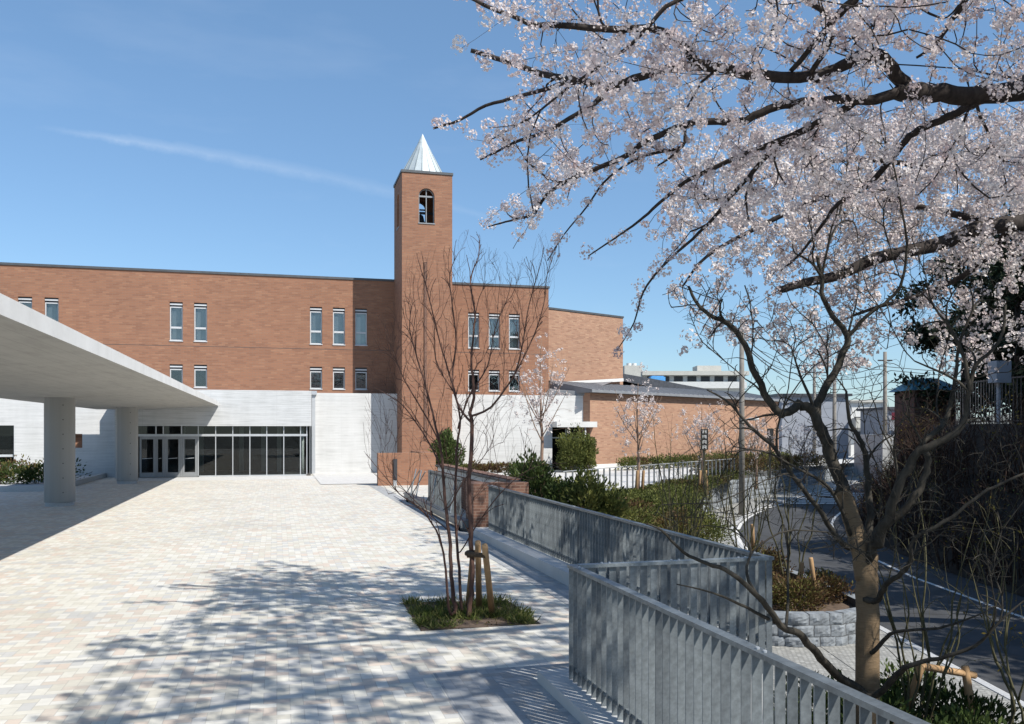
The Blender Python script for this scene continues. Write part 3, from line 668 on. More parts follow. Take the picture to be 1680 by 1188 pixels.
for (ya, za), (yb, zb) in zip(rise, rise[1:]): rm.face([(e0,ya,za),(e1,ya,za),(e1,yb,zb),(e0,yb,zb)])
rm.face([(e0,y_,z_) for y_, z_ in reversed(rise)] + [(e0,7.5,zlw-.1)][:0] + [(e0,7.5,zlw-.1)])
rm.face([(e0,-.45,zlw-.1),(e0,7.5,zlw-.1),(e1,7.5,zlw-.1),(e1,-.45,zlw-.1)])
k = e0
while k < e1:
    for (ya, za), (yb, zb) in zip(rise[1:], rise[2:]): rm.bar((k, ya, za+.01), (k, yb, zb+.01), .05, .03)
    k += .6
rm.M = None
rm.face([at(899,649,54.98), at(967,649,54.9), at(967,641,54.9), at(899,641.5,54.98)])
rm.face([at(899,641.5,54.98), at(967,641,54.9), at(1006,626,62), at(899,631,58.6)])
for k in range(6): rm.bar(at(903+k*11,641.6,54.95), at(908+k*17,630.6-k*.7,58.9+k*.5), .06, .03)
fl = MB().bar(at(897,630.5,58.6), at(1022,623.2,63.6), .12, .22); obj('flashing', fl, M['white'], rw)
rfo = obj('roof', rm, M['roof_metal'], lw_)
rd = MB()
rpts = [(1022,613,66,622),(1045,617,67,627),(1080,623,69,634),(1120,631,71,640),(1160,638,73,647),(1200,645,75,650),(1240,650,77,654)]
for a, b in zip(rpts, rpts[1:]):
    A0, A1, B0, B1 = at(a[0],a[3]+3,a[2]), at(a[0],a[1],a[2]), at(b[0],b[3]+3,b[2]), at(b[0],b[1],b[2])
    rd.face([A0, B0, B1, A1]); bk = Vector((1.5, 5, 0)); rd.face([A1, B1, B1+bk, A1+bk]); rd.face([A0+bk, A1+bk, B1+bk, B0+bk])
obj('upper_roof', rd, M['roof_dark'], rfo)

# ------------------------------------------------------------------ entrance canopy
CX0, CX1, CY0, CY1 = -9.0, -3.0, 3.0, 49.65
cn = thing('entrance_canopy', 'long flat concrete canopy on round columns leading to the entrance doors', 'canopy', (-6.2, 30, 0))
prof = [(CX0, 3.58), (-6.6, 3.58), (CX1, 3.80), (CX1, 4.04), (CX0, 4.04)]
ca = MB()
for (xa, za), (xb, zb) in list(zip(prof, prof[1:]))[:2]: ca.face([(xa,CY0,za),(xa,CY1,za),(xb,CY1,zb),(xb,CY0,zb)], [(CY0,xa),(CY1,xa),(CY1,xb),(CY0,xb)])
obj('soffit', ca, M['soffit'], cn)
cb = MB()
cb.face([(CX1,CY0,3.80),(CX1,CY1,3.80),(CX1,CY1,4.04),(CX1,CY0,4.04)]); cb.face([(CX0,CY0,4.04),(CX1,CY0,4.04),(CX1,CY1,4.04),(CX0,CY1,4.04)]); cb.face([(CX0,CY1,3.58),(CX0,CY0,3.58),(CX0,CY0,4.04),(CX0,CY1,4.04)])
cb.face([(x,CY0,z) for x, z in prof]); cb.face([(x,CY1,z) for x, z in reversed(prof)])
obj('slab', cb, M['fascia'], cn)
for (uu, vv) in ((98, 833), (209, 796)):
    g_ = gr(uu, vv - 2); y = g_.y + .45; x = px(uu, y)
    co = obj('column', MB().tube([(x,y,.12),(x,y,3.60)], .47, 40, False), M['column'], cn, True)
    th = MB()
    for k in range(7):
        for an in (-1.15, .3):
            q_ = Vector((math.cos(an), math.sin(an), 0)); c_ = Vector((x, y, .45 + k*.48)); th.tube([c_ + q_*.462, c_ + q_*.474], .019, 8)
    obj('tie_holes', th, M['dark_metal'], co)
    obj('column_base', MB().tube([(x,y,.0),(x,y,.115)], .44, 40), M['kerb'], co)

# planter beside the canopy
pk = MB(); px0, px1, py0, py1 = -30, -8.75, 40.0, 50.95
pk.box(px0, px1, py0, py0+.16, 0, .23); pk.box(px1-.16, px1, py0+.16, py1, 0, .23); pk.box(px0, px1-.16, py0+.16, py1, .0, .12)
tag(obj('planter', pk, M['kerb']), 'low granite kerbed planter along the left concrete wall', 'planter')

# ------------------------------------------------------------------ foliage helpers
def unit(n):
    v = rng.normal(size=(n, 3)); return v / np.linalg.norm(v, axis=1, keepdims=True)
def cards(name, P, size, m, parent=None, up=0.0, aspect=.45, D=None, tint=None, fold=True):
    n = len(P); P = np.asarray(P, float)
    d = unit(n) if D is None else D + .45 * rng.normal(size=(n, 3)); d[:, 2] += up; d /= np.linalg.norm(d, axis=1, keepdims=True)
    s = np.cross(d, unit(n)); s /= np.linalg.norm(s, axis=1, keepdims=True)
    L = (size * rng.uniform(.65, 1.35, n))[:, None]
    V = np.stack([P, P + d*L*.5 + s*L*aspect*.5, P + d*L, P + d*L*.5 - s*L*aspect*.5], 1).reshape(-1, 3)
    Q = np.arange(4*n).reshape(n, 4)
    t = rng.uniform(0, 1, n) if tint is None else np.clip(tint, 0, 1)
    return np_obj(name, V, Q, m, parent, col=np.repeat(t, 4))
def blob(n, c, r, shell=.55):          # points in a lumpy ellipsoid, denser towards its outside
    u = unit(n); rad = rng.uniform(shell, 1, n) ** .7
    k = rng.normal(size=(6, 3)); lump = 1 + .26 * np.sin(u @ k.T * 3 + rng.uniform(0, 6, 6)).sum(1) / 2
    return np.array(c) + u * (rad * lump)[:, None] * np.array(r)
def smooth_path(pts, rad, sub=4):      # Catmull-Rom through control points
    P = [np.array(p, float) for p in pts]; out, rr = [], []
    for i in range(len(P) - 1):
        p0, p1, p2, p3 = P[max(i-1,0)], P[i], P[i+1], P[min(i+2,len(P)-1)]
        for k in range(sub):
            t = k / sub
            out.append(.5*((2*p1)+(-p0+p2)*t+(2*p0-5*p1+4*p2-p3)*t*t+(-p0+3*p1-3*p2+p3)*t**3)); rr.append(rad[i]*(1-t)+rad[i+1]*t)
    out.append(P[-1]); rr.append(rad[-1]); return out, rr
class Tree:
    slim = 1.0; knob = .15; foot = 0.0
    def __init__(self): self.w = MB(); self.tw = MB(); self.N, self.D, self.Rr = [], [], []; self.tips = []
    def limb(self, pts, rad, sides=8, jit=0.0, mb=None, nodes=True):
        p, r = smooth_path(pts, rad)
        if jit: p = [p[0]] + [q + rng.normal(size=3)*jit*rr for q, rr in zip(p[1:], r[1:])]
        (mb or self.w).tube([tuple(q) for q in p], r, sides)
        if nodes:
            for i, q in enumerate(p):
                d = p[min(i+1,len(p)-1)] - p[max(i-1,0)]; self.N.append(q); self.D.append(d/(np.linalg.norm(d)+1e-9)); self.Rr.append(r[i])
    def grow(self, pts, maxlen, bias=(0,0,0), r0=.012, r1=.004, sides=4, low=0.0, curve=.45, lean=None):
        N, D, Rr = np.array(self.N), np.array(self.D), list(self.Rr); pts = np.array(pts)
        d0 = np.array([np.min(np.linalg.norm(N - p, axis=1)) for p in pts]); pts = pts[np.argsort(d0)]
        cap = len(N); NN = np.zeros((cap + 6*len(pts), 3)); NN[:cap] = N; DD = np.zeros_like(NN); DD[:cap] = D; cnt = cap
        bias = np.array(bias, float)
        for p in pts:
            df = p - NN[:cnt]; ds = np.linalg.norm(df, axis=1)
            cost = ds - low * df[:, 2] + (0 if lean is None else -lean * (df * DD[:cnt]).sum(1))
            i = int(np.argmin(cost)); l = ds[i]
            if l > maxlen or l < .03: continue
            a = NN[i].copy(); dd = df[i] / l; c = a + l * .5 * (curve * DD[i] + (1-curve) * dd) + bias * l
            k = 5 if l > .5 else 4 if l > .2 else 3
            path = [(1-s)**2 * a + 2*s*(1-s) * c + s*s * p for s in np.linspace(0, 1, k)]
            path = [path[0]] + [q + rng.normal(size=3)*.012*l for q in path[1:-1]] + [path[-1]]
            ra = min(Rr[i] * .8, r1 + (r0 - r1) * min(1, l / maxlen * 1.4)); rads = np.linspace(ra, min(r1, ra), k)
            self.tw.tube([tuple(q) for q in path], list(rads), sides, False)
            for j in range(1, k):
                NN[cnt] = path[j]; e = path[j] - path[j-1]; DD[cnt] = e / (np.linalg.norm(e)+1e-9); Rr.append(rads[j]); cnt += 1
            self.tips.append((path, l))
        self.N, self.D, self.Rr = list(NN[:cnt]), list(DD[:cnt]), Rr
def flowers(name, C, spread, nper, fr, m, parent, petals=5):     # pom-poms of open five-petalled flowers
    C = np.asarray(C); n = len(C) * nper; base = np.repeat(C, nper, 0); u = unit(n)
    sz = np.repeat(rng.uniform(.6, 1.25, len(C)), nper); P = base + u * (spread * sz * rng.uniform(.35, 1, n) ** .6)[:, None]
    u = u + .35 * rng.normal(size=(n, 3)); u /= np.linalg.norm(u, axis=1, keepdims=True)
    a = np.cross(u, unit(n)); a /= np.linalg.norm(a, axis=1, keepdims=True); b = np.cross(u, a)
    f = (fr * rng.uniform(.75, 1.2, n))[:, None]; V = []
    for k in range(petals):
        th = 2*math.pi*k/petals; w = math.pi/petals * .95
        d0 = a*math.cos(th)+b*math.sin(th); dl_ = a*math.cos(th-w)+b*math.sin(th-w); dr = a*math.cos(th+w)+b*math.sin(th+w)
        V += [P, P + (dl_*.72 + u*.18)*f, P + (d0 + u*.36)*f, P + (dr*.72 + u*.18)*f]
    V = np.stack(V, 1).reshape(-1, 3); Q = np.arange(len(V)).reshape(-1, 4)
    tint = np.repeat(np.clip(np.repeat(rng.normal(.55, .22, len(C)), nper) + rng.normal(0, .15, n), 0, 1), 4*petals)
    return np_obj(name, V, Q, m, parent, col=tint)

# ------------------------------------------------------------------ cherry in flower, reaching over the plaza from the street bank
def L3(seq): return [tuple(at(u, v, t)) for u, v, t in seq]
def rp(w, t): return w / 2 * t / F           # pixel width -> radius
CH = Tree()
base = LT(17.6, 9.0, -.3)
crotch = LT(15.2, 9.4, 5.2)
CH.limb([tuple(base - Vector((0,0,1.5))), tuple(base + Vector((0,0,1.5))), tuple(LT(16.6, 9.2, 3.2)), tuple(crotch)], [.52, .45, .38, .33], 14)
def attach(T, pts):              # nearest earlier wood, so every branch grows out of another
    N = np.array(T.N); d = np.linalg.norm(N - np.array(pts[0]), axis=1); i = int(np.argmin(d))
    return N[i] if .02 < d[i] < 2.5 else None
def limb(T, seq, w0, w1, start=None, sides=8, r_start=None):
    pts = L3(seq); n = len(pts); ts = [s[2] for s in seq]
    if start is None and T.N: start = attach(T, pts)
    rad = [rp(w0 + (w1-w0)*i/max(1,n-1), ts[i]) for i in range(n)]
    if start is not None: pts = [tuple(start)] + pts; rad = [r_start or rad[0]] + rad
    T.limb(pts, rad, sides, .12)
limb(CH, [(1820,140,10.6),(1680,150,10.4),(1600,156,10.3),(1540,152,10.2),(1500,150,10.1),(1471,153,10)], 34, 26, crotch, 12, .28)
limb(CH, [(1490,152,10.1),(1471,121,10),(1442,90,9.9),(1406,97,9.8),(1354,121,9.7),(1297,128,9.6),(1230,122,9.5),(1180,110,9.4),(1144,103,9.3),(1120,75,9.3),(1080,50,9.2),(995,48,9.1),(926,42,9),(874,40,8.9),(837,25,8.9),(793,8,8.8),(740,-22,8.7)], 24, 5)
limb(CH, [(1471,153,10),(1422,166,10),(1382,163,10.1),(1301,170,10.2),(1261,180,10.2),(1210,200,10.3),(1144,200,10.4),(1063,230,10.6),(1031,254,10.8),(983,275,11),(926,299,11.2),(894,323,11.4),(874,351,11.5),(829,364,11.6),(801,372,11.7)], 18, 2)
limb(CH, [(1400,170,10.1),(1342,202,10.2),(1301,222,10.3),(1261,238,10.4),(1220,254,10.5),(1164,279,10.7),(1124,299,10.8),(1080,335,11),(1047,364,11.2),(1007,392,11.3),(965,420,11.4)], 13, 2)
limb(CH, [(1301,224,10.3),(1261,254,10.5),(1228,291,10.7),(1200,321,10.9),(1173,355,11.1),(1136,392,11.3),(1088,436,11.5),(1055,480,11.6),(1040,530,11.7),(1012,575,11.7)], 9, 1.5)
limb(CH, [(1600,160,10.3),(1592,174,10.5),(1543,198,10.9),(1499,218,11.2),(1471,250,11.5),(1430,299,11.9),(1398,319,12.1),(1370,339,12.3),(1350,368,12.5),(1313,416,12.8),(1281,444,13)], 15, 3)
limb(CH, [(1180,112,9.4),(1120,108,9.6),(1055,125,9.7),(999,141,9.8),(958,133,9.9),(902,125,10),(853,109,10.1),(813,95,10.2),(773,83,10.2)], 16, 7)
limb(CH, [(999,141,9.8),(975,170,9.9),(934,194,10),(902,214,10.1),(853,230,10.2),(821,246,10.3),(788,262,10.4)], 10, 3)
limb(CH, [(940,130,9.9),(900,145,10),(853,157,10.1),(797,174,10.2),(752,198,10.3),(711,211,10.4)], 8, 3.5)
limb(CH, [(1366,36,9.0),(1240,-30,8.7),(1112,0,8.6),(1063,44,8.7),(1031,77,8.8),(983,109,8.9),(926,149,9),(874,190,9.1),(815,224,9.2)], 9, 2.5)
limb(CH, [(1120,240,10.5),(1080,250,10.7),(1039,263,10.8),(991,299,11),(963,339,11.2),(926,384,11.4),(898,428,11.5)], 5.5, 1.5)
limb(CH, [(1800,-260,9),(1600,-170,8.8),(1470,-90,8.9),(1398,0,9.1),(1366,36,9.2),(1333,77,9.4),(1297,117,9.6)], 22, 8, crotch, 8, .2)
limb(CH, [(1640,-120,9.4),(1584,0,9.6),(1560,36,9.7),(1535,73,9.8),(1503,95,9.9)], 12, 4)
limb(CH, [(1560,-110,9.2),(1483,0,9.3),(1438,36,9.4),(1398,77,9.5)], 10, 3)
# limbs above the picture that shade the plaza
for tgt, r_ in (((4.3,4.4,8.0), .15), ((2.5,2.3,7.6), .13), ((5.5,7.5,9.2), .14), ((6.5,1.5,8.6), .13)):
    a = np.array(crotch); b = np.array(tgt); m_ = (a+b)/2 + np.array((0,0,1.3))
    CH.limb([tuple(a), tuple(a*.6+m_*.4+np.array((0,0,.3))), tuple(m_), tuple(b*.75+m_*.25), tuple(b + (b-m_)*.35)], [.2, r_, r_*.8, r_*.5, .012], 8, .2)
SX, SY = SUNV.x / SUNV.z, SUNV.y / SUNV.z
SHADE = [(60,1240),(40,1188),(110,1140),(170,1085),(130,1050),(260,1035),(330,985),(360,950),(330,938),(450,918),(560,908),(700,902),(800,930),(960,950),(1400,1000),(1500,1240)]
VISN = [(640,-60),(755,10),(740,70),(770,130),(720,190),(800,255),(900,290),(800,330),(790,385),(835,415),(900,370),(960,300),(1010,270),(1090,330),(1040,370),(1100,400),(1040,440),(1010,500),(1090,470),(1180,380),(1320,330),(1480,330),(1720,330),(1720,-60)]
def sample_cherry(n):
    out = []
    while sum(len(o) for o in out) < n:
        p = np.column_stack([rng.uniform(-2, 13, 4000), rng.uniform(.5, 15, 4000), rng.uniform(4.2, 9.8, 4000)])
        u, v, t = proj(p)
        infr = (t > .3) & (u > -20) & (u < 1700) & (v > -20) & (v < 1210)
        okv = (~infr) | inpoly(u, v, VISN)
        dens = np.clip((u - 640) / 300, .3, 1) * np.clip((500 - v) / 260, .2, 1); okv &= (~infr) | (rng.uniform(size=len(u)) < dens)
        g_ = np.column_stack([p[:,0] - SX*p[:,2], p[:,1] - SY*p[:,2], np.zeros(len(p))]); su, sv, stt = proj(g_)
        oks = inpoly(su, sv, SHADE) | (g_[:,0] > 5.0) | ((stt < 7.5) & (su > 60))
        dn = np.min(np.linalg.norm(p[:, None] - LN_[None], axis=2), axis=1)
        ok = okv & oks & (t > 3.0) & (dn < 1.5) & ((t > 6.2) | (v < -40)) & (p[:,2] > 5.2 - .9*(infr & (v > 250)))
        out.append(p[ok])
    return np.concatenate(out)[:n]
LN_ = np.array(CH.N)[::2]; NA0 = list(CH.N)
def sample_shade(n):            # the crown over the photographer, which shades the plaza
    out = []
    while sum(len(o) for o in out) < n:
        su = rng.uniform(40, 1000, 3000); sv = rng.uniform(900, 1240, 3000); w = rng.uniform(size=3000) < np.where((sv < 1010) & (su > 360), 1., .55)
        k = w & inpoly(su, sv, SHADE); z = rng.uniform(5.2, 9.2, 3000)
        g_ = np.array([tuple(gr(a, b)) for a, b in zip(su[k], sv[k])]); z = z[k]
        p = np.column_stack([g_[:,0] + SX*z, g_[:,1] + SY*z, z]); u, v, t = proj(p)
        infr = (t > .3) & (u > -20) & (u < 1700) & (v > -20); ok = ((~infr) | inpoly(u, v, VISN)) & (t > 3.0) & ((t > 6.2) | (v < -40))
        ok &= np.min(np.linalg.norm(p[:, None] - LN_[None], axis=2), axis=1) < 2.2
        out.append(p[ok])
    return np.concatenate(out)[:n]
CH.grow(sample_cherry(240), 2.6, (0,0,-.04), .030, .011, 5, lean=.45)
CH.grow(sample_shade(760), 2.2, (0,0,-.05), .016, .0055, 4, lean=.35)
CH.grow(sample_cherry(2000), 1.4, (0,0,-.05), .017, .0062, 4, lean=.35)
ch = thing('cherry_tree', 'large cherry tree in full blossom whose dark limbs reach in from the upper right', 'cherry tree', tuple(base))
obj('trunk', CH.w, M['bark_dark'], ch, True); obj('twigs', CH.tw, M['bark_dark'], ch, True)
cl_ = []
for path, l in CH.tips:
    for s in np.linspace(.35, 1, 1 + int(l / .30)) if l > .3 else [1.0]:
        i = min(int(s * (len(path)-1)), len(path)-2); f_ = s * (len(path)-1) - i
        cl_.append(path[i]*(1-f_) + path[i+1]*f_ + rng.normal(size=3)*.03)
# flowers sitting straight on the limbs
NA = np.array(CH.N[:len(CH.N)])
for q_, r_ in zip(CH.N[:len(NA0)], CH.Rr[:len(NA0)]):      # spurs straight on the thinner limbs
    if r_ < .055 and rng.uniform() < .55: cl_.append(q_ + unit(1)[0] * (r_ + rng.uniform(.03, .12)))
cl_ = np.array(cl_); thick = np.array([q for q, r_ in zip(CH.N[:len(NA0)], CH.Rr[:len(NA0)]) if r_ > .055])
near_ = np.min(np.linalg.norm(cl_[:, None] - thick[None], axis=2), axis=1) < .24          # old wood carries little blossom
keep = rng.uniform(size=len(cl_)) < np.where(near_, .3, .84)
flowers('blossom', np.array(cl_)[keep], .10, 40, .0185, M['petal'], ch)
print('CHERRY A clusters', len(cl_), 'twigs', len(CH.tips))

# second cherry, further along the bank
CB = Tree(); b2 = LT(19.3, 19, .6); cr2 = LT(16.6, 18.5, 5.6)
CB.limb([tuple(b2 - Vector((0,0,1.2))), tuple(b2 + Vector((-.2,0,2))), tuple(cr2)], [.45, .38, .32], 12)
limb(CB, [(1790,352,17.5),(1680,364,17),(1616,374,16.8),(1568,392,16.6),(1511,408,16.4),(1438,424,16.2),(1374,452,16),(1321,464,15.9),(1281,475,15.8)], 32, 12, cr2, 10, .3)
limb(CB, [(1700,372,17),(1604,360,17.3),(1543,347,17.6),(1503,339,17.8),(1455,327,18),(1400,345,18.2),(1330,360,18.4)], 14, 4)
limb(CB, [(1860,150,18.4),(1700,220,18.6),(1560,262,18.8),(1460,290,18.9),(1360,320,19),(1250,370,19.2),(1160,420,19.3),(1120,470,19.4)], 20, 3, cr2, 8, .22)
limb(CB, [(1660,370,17.2),(1600,440,18),(1520,480,18.6),(1420,510,19),(1350,540,19.4)], 13, 3)
limb(CB, [(1500,270,18.8),(1380,262,19.2),(1260,290,19.5),(1180,330,19.8)], 9, 2.5)
VISB = [(1130,230),(1100,330),(1080,470),(1120,600),(1190,570),(1260,560),(1320,600),(1400,640),(1440,560),(1500,560),(1560,640),(1640,600),(1720,620),(1720,180),(1500,180),(1300,200)]
def sample_poly(n, poly, t0, t1, dens):
    out = []
    while sum(len(o) for o in out) < n:
        u = rng.uniform(1050, 1760, 4000); v = rng.uniform(150, 660, 4000); t = rng.uniform(t0, t1, 4000)
        ok = inpoly(u, v, poly) & (rng.uniform(size=4000) < dens(u, v))
        out.append(np.array([tuple(at(*q)) for q in np.column_stack([u, v, t])[ok]]).reshape(-1, 3))
    return np.concatenate(out)[:n]
CB.grow(sample_poly(1650, VISB, 15.2, 21, lambda u, v: np.clip((u-1040)/260, .2, 1) * np.where(v > 430, np.where(u > 1440, .16, .28), np.clip((500-v)/120, .5, 1))), 2.2, (0,0,-.06), .018, .006, 4, lean=.3)
cb_ = thing('cherry_tree', 'second blossoming cherry behind, its cut limb ending among the bare twigs', 'cherry tree', tuple(b2))
obj('trunk', CB.w, M['bark_dark'], cb_, True); obj('twigs', CB.tw, M['bark_dark'], cb_, True)
cl2 = []
for path, l in CB.tips:
    for s in np.linspace(.35, 1, 1 + int(l / .36)):
        i = min(int(s * (len(path)-1)), len(path)-2); f_ = s * (len(path)-1) - i
        cl2.append(path[i]*(1-f_) + path[i+1]*f_ + rng.normal(size=3)*.06)
flowers('blossom', cl2, .14, 20, .034, M['petal_far'], cb_, 4)
print('CHERRY B clusters', len(cl2))

# ------------------------------------------------------------------ metal railings on the plaza edge
def rail_run(label, x0, y0, x1, y1, zb, z0, pitch=.125, along=True, skip0=0., plate=.065):
    root = thing('metal_railing', label, 'railing', (x0, y0, 0), 'galvanised railings along the plaza edge')
    d = Vector((x1-x0, y1-y0)); L = d.length; ang = math.atan2(d.y, d.x)
    ml = Matrix.Translation((x0, y0, 0)) @ Matrix.Rotation(ang, 4, 'Z')
    obj('top_rail', MB(ml).box(-.032, L+.032, -.04, .04, 1.178, 1.21), M['galv'], root)
    obj('bottom_rail', MB(ml).box(0, L, -.018, .018, zb, zb+.03), M['galv'], root)
    n = int(L / pitch); proto = None; w = plate / 2
    for k in range(n + 1):
        s = k * pitch + skip0
        if s > L - .01: break
        if proto is None:
            mb = MB(Matrix.Rotation(ang, 4, 'Z')); mb.box(-.0045, .0045, -w, w, z0, 1.177) if along else mb.box(-w, w, -.0045, .0045, z0, 1.177)
            o = proto = obj('bar', mb, M['galv'], root, local=True)
        else: o = proto.copy(); COL.objects.link(o); o.parent = root
        p = Vector((x0, y0)) + d.normalized() * s; o.location = (p.x - x0, p.y - y0, 0)
    bo = MB(ml)
    for s in (.25, L*.5, L - .25):
        for q in (-.04, .04): bo.tube([(s+q, 0, 1.209), (s+q, 0, 1.222)], .012, 8)
    obj('bolt', bo, M['alu'], root)
    return root
RX, RY, RX2, RY2 = 2.74, 8.05, 4.86, 20.35
rail_run('nearest galvanised bar railing running out of the bottom right of the picture', RX, RY, RX, 1.2, .22, .1)
rail_run('short galvanised railing crossing between the two longer railings, corner to corner', RX + .09, RY, RX2 - .06, RY, .22, .02, .108, False, 0., .07)
rail_run('long galvanised railing beyond the young plaza tree, ending at a brick pier', RX2, RY, RX2, RY2, .3, .12, .125)
def kerb_run(label, pts, h0, h1):
    mb = MB(); (xa, xb, ya, yb) = pts
    v = [(xa,ya,-.02),(xb,ya,-.02),(xb,yb,-.02),(xa,yb,-.02),(xa,ya,h0),(xb,ya,h0),(xb,yb,h1),(xa,yb,h1)]
    for q in ((4,5,6,7),(0,1,5,4),(1,2,6,5),(2,3,7,6),(3,0,4,7)): mb.face([v[i] for i in q])
    return tag(obj('kerb_wall', mb, M['concrete']), label, 'kerb')
kerb_run('low concrete kerb under the nearest railing, striped by its shadow', (2.5, 3.1, -2, 8.42), .116, .116)
kerb_run('low concrete kerb under the long far railing beside the grey paving strip', (4.5, 5.1, 8.46, 20.75), .26, .16)

# brick pier, garden wall and sliding gate beyond the railing
tag(obj('brick_pier', MB().box(4.62, 5.0, 21.0, 21.9, 0, 1.2), M['brick_low']), 'brick pier at the end of the far railing beside the gate', 'pier')
gw = thing('garden_wall', 'brick garden wall with sloping tiled coping behind the sliding gate', 'wall', (5.6, 26.5, 0))
obj('brick_wall', MB().box(5.002, 6.1, 21.3, 21.65, -1, 1.2).box(5.72, 5.96, 21.652, 32.0, -.5, 1.02), M['brick_low'], gw)
obj('band', MB().box(5.70, 5.98, 21.66, 32.0, 1.022, 1.15), M['white'], gw); obj('coping', MB().box(5.60, 6.0, 21.66, 32.05, 1.19, 1.235), M['coping'], gw)
obj('coping_tiles', MB().box(5.66, 6.0, 21.66, 32.0, 1.236, 1.27), M['brick_low'], gw)
sg = thing('sliding_gate', 'grey metal sliding gate folded back along the plaza edge on its track', 'gate', (4.5, 26, 0))
obj('track', MB().box(4.28, 4.34, 21.4, 33.5, 0, .03).box(4.6, 4.66, 21.4, 33.5, 0, .03), M['alu_white'], sg)
obj('beam', MB().box(4.38, 4.56, 21.3, 31.4, .10, .24).box(4.34, 4.60, 21.3, 31.4, .241, .28), M['galv'], sg)
for y in (21.6, 25.6, 30.6):
    obj('wheel', MB().tube([(4.40,y,.075),(4.34,y,.075)], .075, 14), M['rubber'], sg, True)
gp = obj('panel', MB().box(4.82, 4.88, 23.6, 28.4, 1.14, 1.2).box(4.82, 4.88, 23.6, 28.4, .1, .16).box(4.80, 4.9, 28.4, 28.75, .05, 1.2), M['galv'], sg)
for k in range(38): obj('bar', MB().box(4.84, 4.86, 23.65 + k*.126, 23.68 + k*.126, .16, 1.14), M['galv'], gp)
for k, y in enumerate((23.2, 26.2, 29.2, 30.4)):
    obj('brace', MB().tube([(4.47, y, .28), (4.80, y+.95, 1.12)], .02, 6).tube([(4.47, y+1.0, .28), (4.80, y+.1, 1.12)], .02, 6), M['galv'], sg)
# low brick wall with its dark plate in front of the tower
fb = thing('forecourt_wall', 'low brick wall in front of the bell tower with a dark metal plate', 'wall', (5.7, 40, 0))
obj('brick_wall', MB().box(4.4, 7.03, 40, 40.4, 0, pz(667,743,40)).box(6.6, 7.03, 40.41, 45, 0, pz(667,743,40)-.02), M['brick'], fb)
obj('plate', MB().box(px(645,40), px(651.5,40), 39.95, 39.998, .25, 1.2), M['dark_metal'], fb); obj('plate_foot', MB().box(px(645,40)+.02, px(651.5,40)-.02, 39.96, 39.998, .0, .249), M['alu'], fb)

# ------------------------------------------------------------------ the bare multi-stemmed tree in the paving
q = [gr(660,988.8), gr(690.5,1035.7), gr(887.4,1023.8), gr(832.6,985)]
tbm = MB(); tbm.face([(p.x,p.y,.004) for p in q]); struct(obj('tree_bed', tbm, M['soil']))
# grey paving band round the bed
cxy = sum((Vector((p.x,p.y)) for p in q), Vector((0,0))) / 4
Pq = np.array([(p.x, p.y) for p in q])
def in_bed(n):
    a, b = rng.uniform(0,1,(2,n))[:, :, None]
    return (Pq[0]*(1-a)+Pq[1]*a)*(1-b) + (Pq[3]*(1-a)+Pq[2]*a)*b
n = 5200; tuft = in_bed(64); tuft = tuft[np.linalg.norm(tuft - np.array(gr(745,1003).xy), axis=1) > .22]
gp_ = tuft[rng.integers(0, len(tuft), n)] + rng.normal(size=(n,2))*.07; inside = inpoly(gp_[:,0], gp_[:,1], [tuple(p) for p in Pq]); gp_ = gp_[inside]
gpz = np.column_stack([gp_, np.full(len(gp_), .003)]); 
dd = rng.normal(size=(len(gpz),3))*.9; dd[:,2] = np.abs(dd[:,2])*.5 + .55
tag(cards('grass', gpz, .125, M['grass'], None, .1, .075, dd), 'sedge grass tufts in the square tree bed on the plaza', 'grass', None, 'stuff')
lit_ = in_bed(500); tag(cards('leaf_litter', np.column_stack([lit_, rng.uniform(.006,.02,len(lit_))]), .035, M['leaf_brown'], None, 0, .6), 'dry leaf litter on the soil of the square tree bed', 'litter', None, 'stuff')
PT = Tree(); PT.slim = .6; PT.knob = .2
def stem(T, seq, w0, w1, sides=7): 
    pts = L3(seq); n = len(pts); k = T.slim; rad = [k * rp(w0+(w1-w0)*i/(n-1), seq[i][2]) for i in range(n)]
    a = attach(T, pts) if T.N and pts[0][2] > .1 + T.foot else None
    if a is not None: pts = [tuple(a)] + pts; rad = [rad[0]] + rad
    T.limb(pts, rad, sides, T.knob)
stem(PT, [(768,1012,11.7),(772,985,11.7),(775,940,11.72),(773,890,11.75),(771,820,11.8),(772,750,11.85),(774,700,11.9),(770,675,11.9)], 15, 10)
stem(PT, [(770,680,11.9),(778,640,11.95),(773,590,12),(779,520,12.05),(772,460,12.1),(785,420,12.15),(786,385,12.2)], 9, 1.5)
stem(PT, [(771,684,11.9),(800,672,11.8),(820,650,11.7),(846,610,11.6),(858,560,11.5),(868,500,11.45),(885,440,11.4),(893,405,11.4)], 7, 1.4)
stem(PT, [(845,612,11.6),(872,560,11.55),(892,500,11.5),(898,450,11.5),(915,400,11.5)], 4, 1.2)
stem(PT, [(771,690,11.9),(752,664,12),(742,620,12.1),(748,560,12.15),(742,500,12.2),(738,450,12.25),(752,415,12.3)], 7, 1.4)
stem(PT, [(748,1008,11.75),(744,975,11.75),(740,930,11.8),(735,860,11.8),(728,800,11.85),(724,740,11.9),(712,690,11.95),(700,640,12),(685,590,12.05),(672,540,12.1),(676,500,12.1)], 13, 1.6)
stem(PT, [(724,745,11.9),(716,715,11.7),(685,660,11.6),(662,620,11.5),(640,565,11.45),(628,530,11.4),(618,515,11.4)], 5, 1.2)
stem(PT, [(726,770,11.9),(700,720,12.1),(665,670,12.2),(640,650,12.25),(612,635,12.3)], 5, 1.2)
stem(PT, [(758,1008,11.9),(754,950,11.95),(749,880,12),(747,800,12.05),(750,730,12.1),(755,690,12.1),(745,640,12.15),(730,590,12.2),(716,540,12.2),(702,480,12.2),(690,440,12.2),(683,415,12.2)], 9, 1.2)
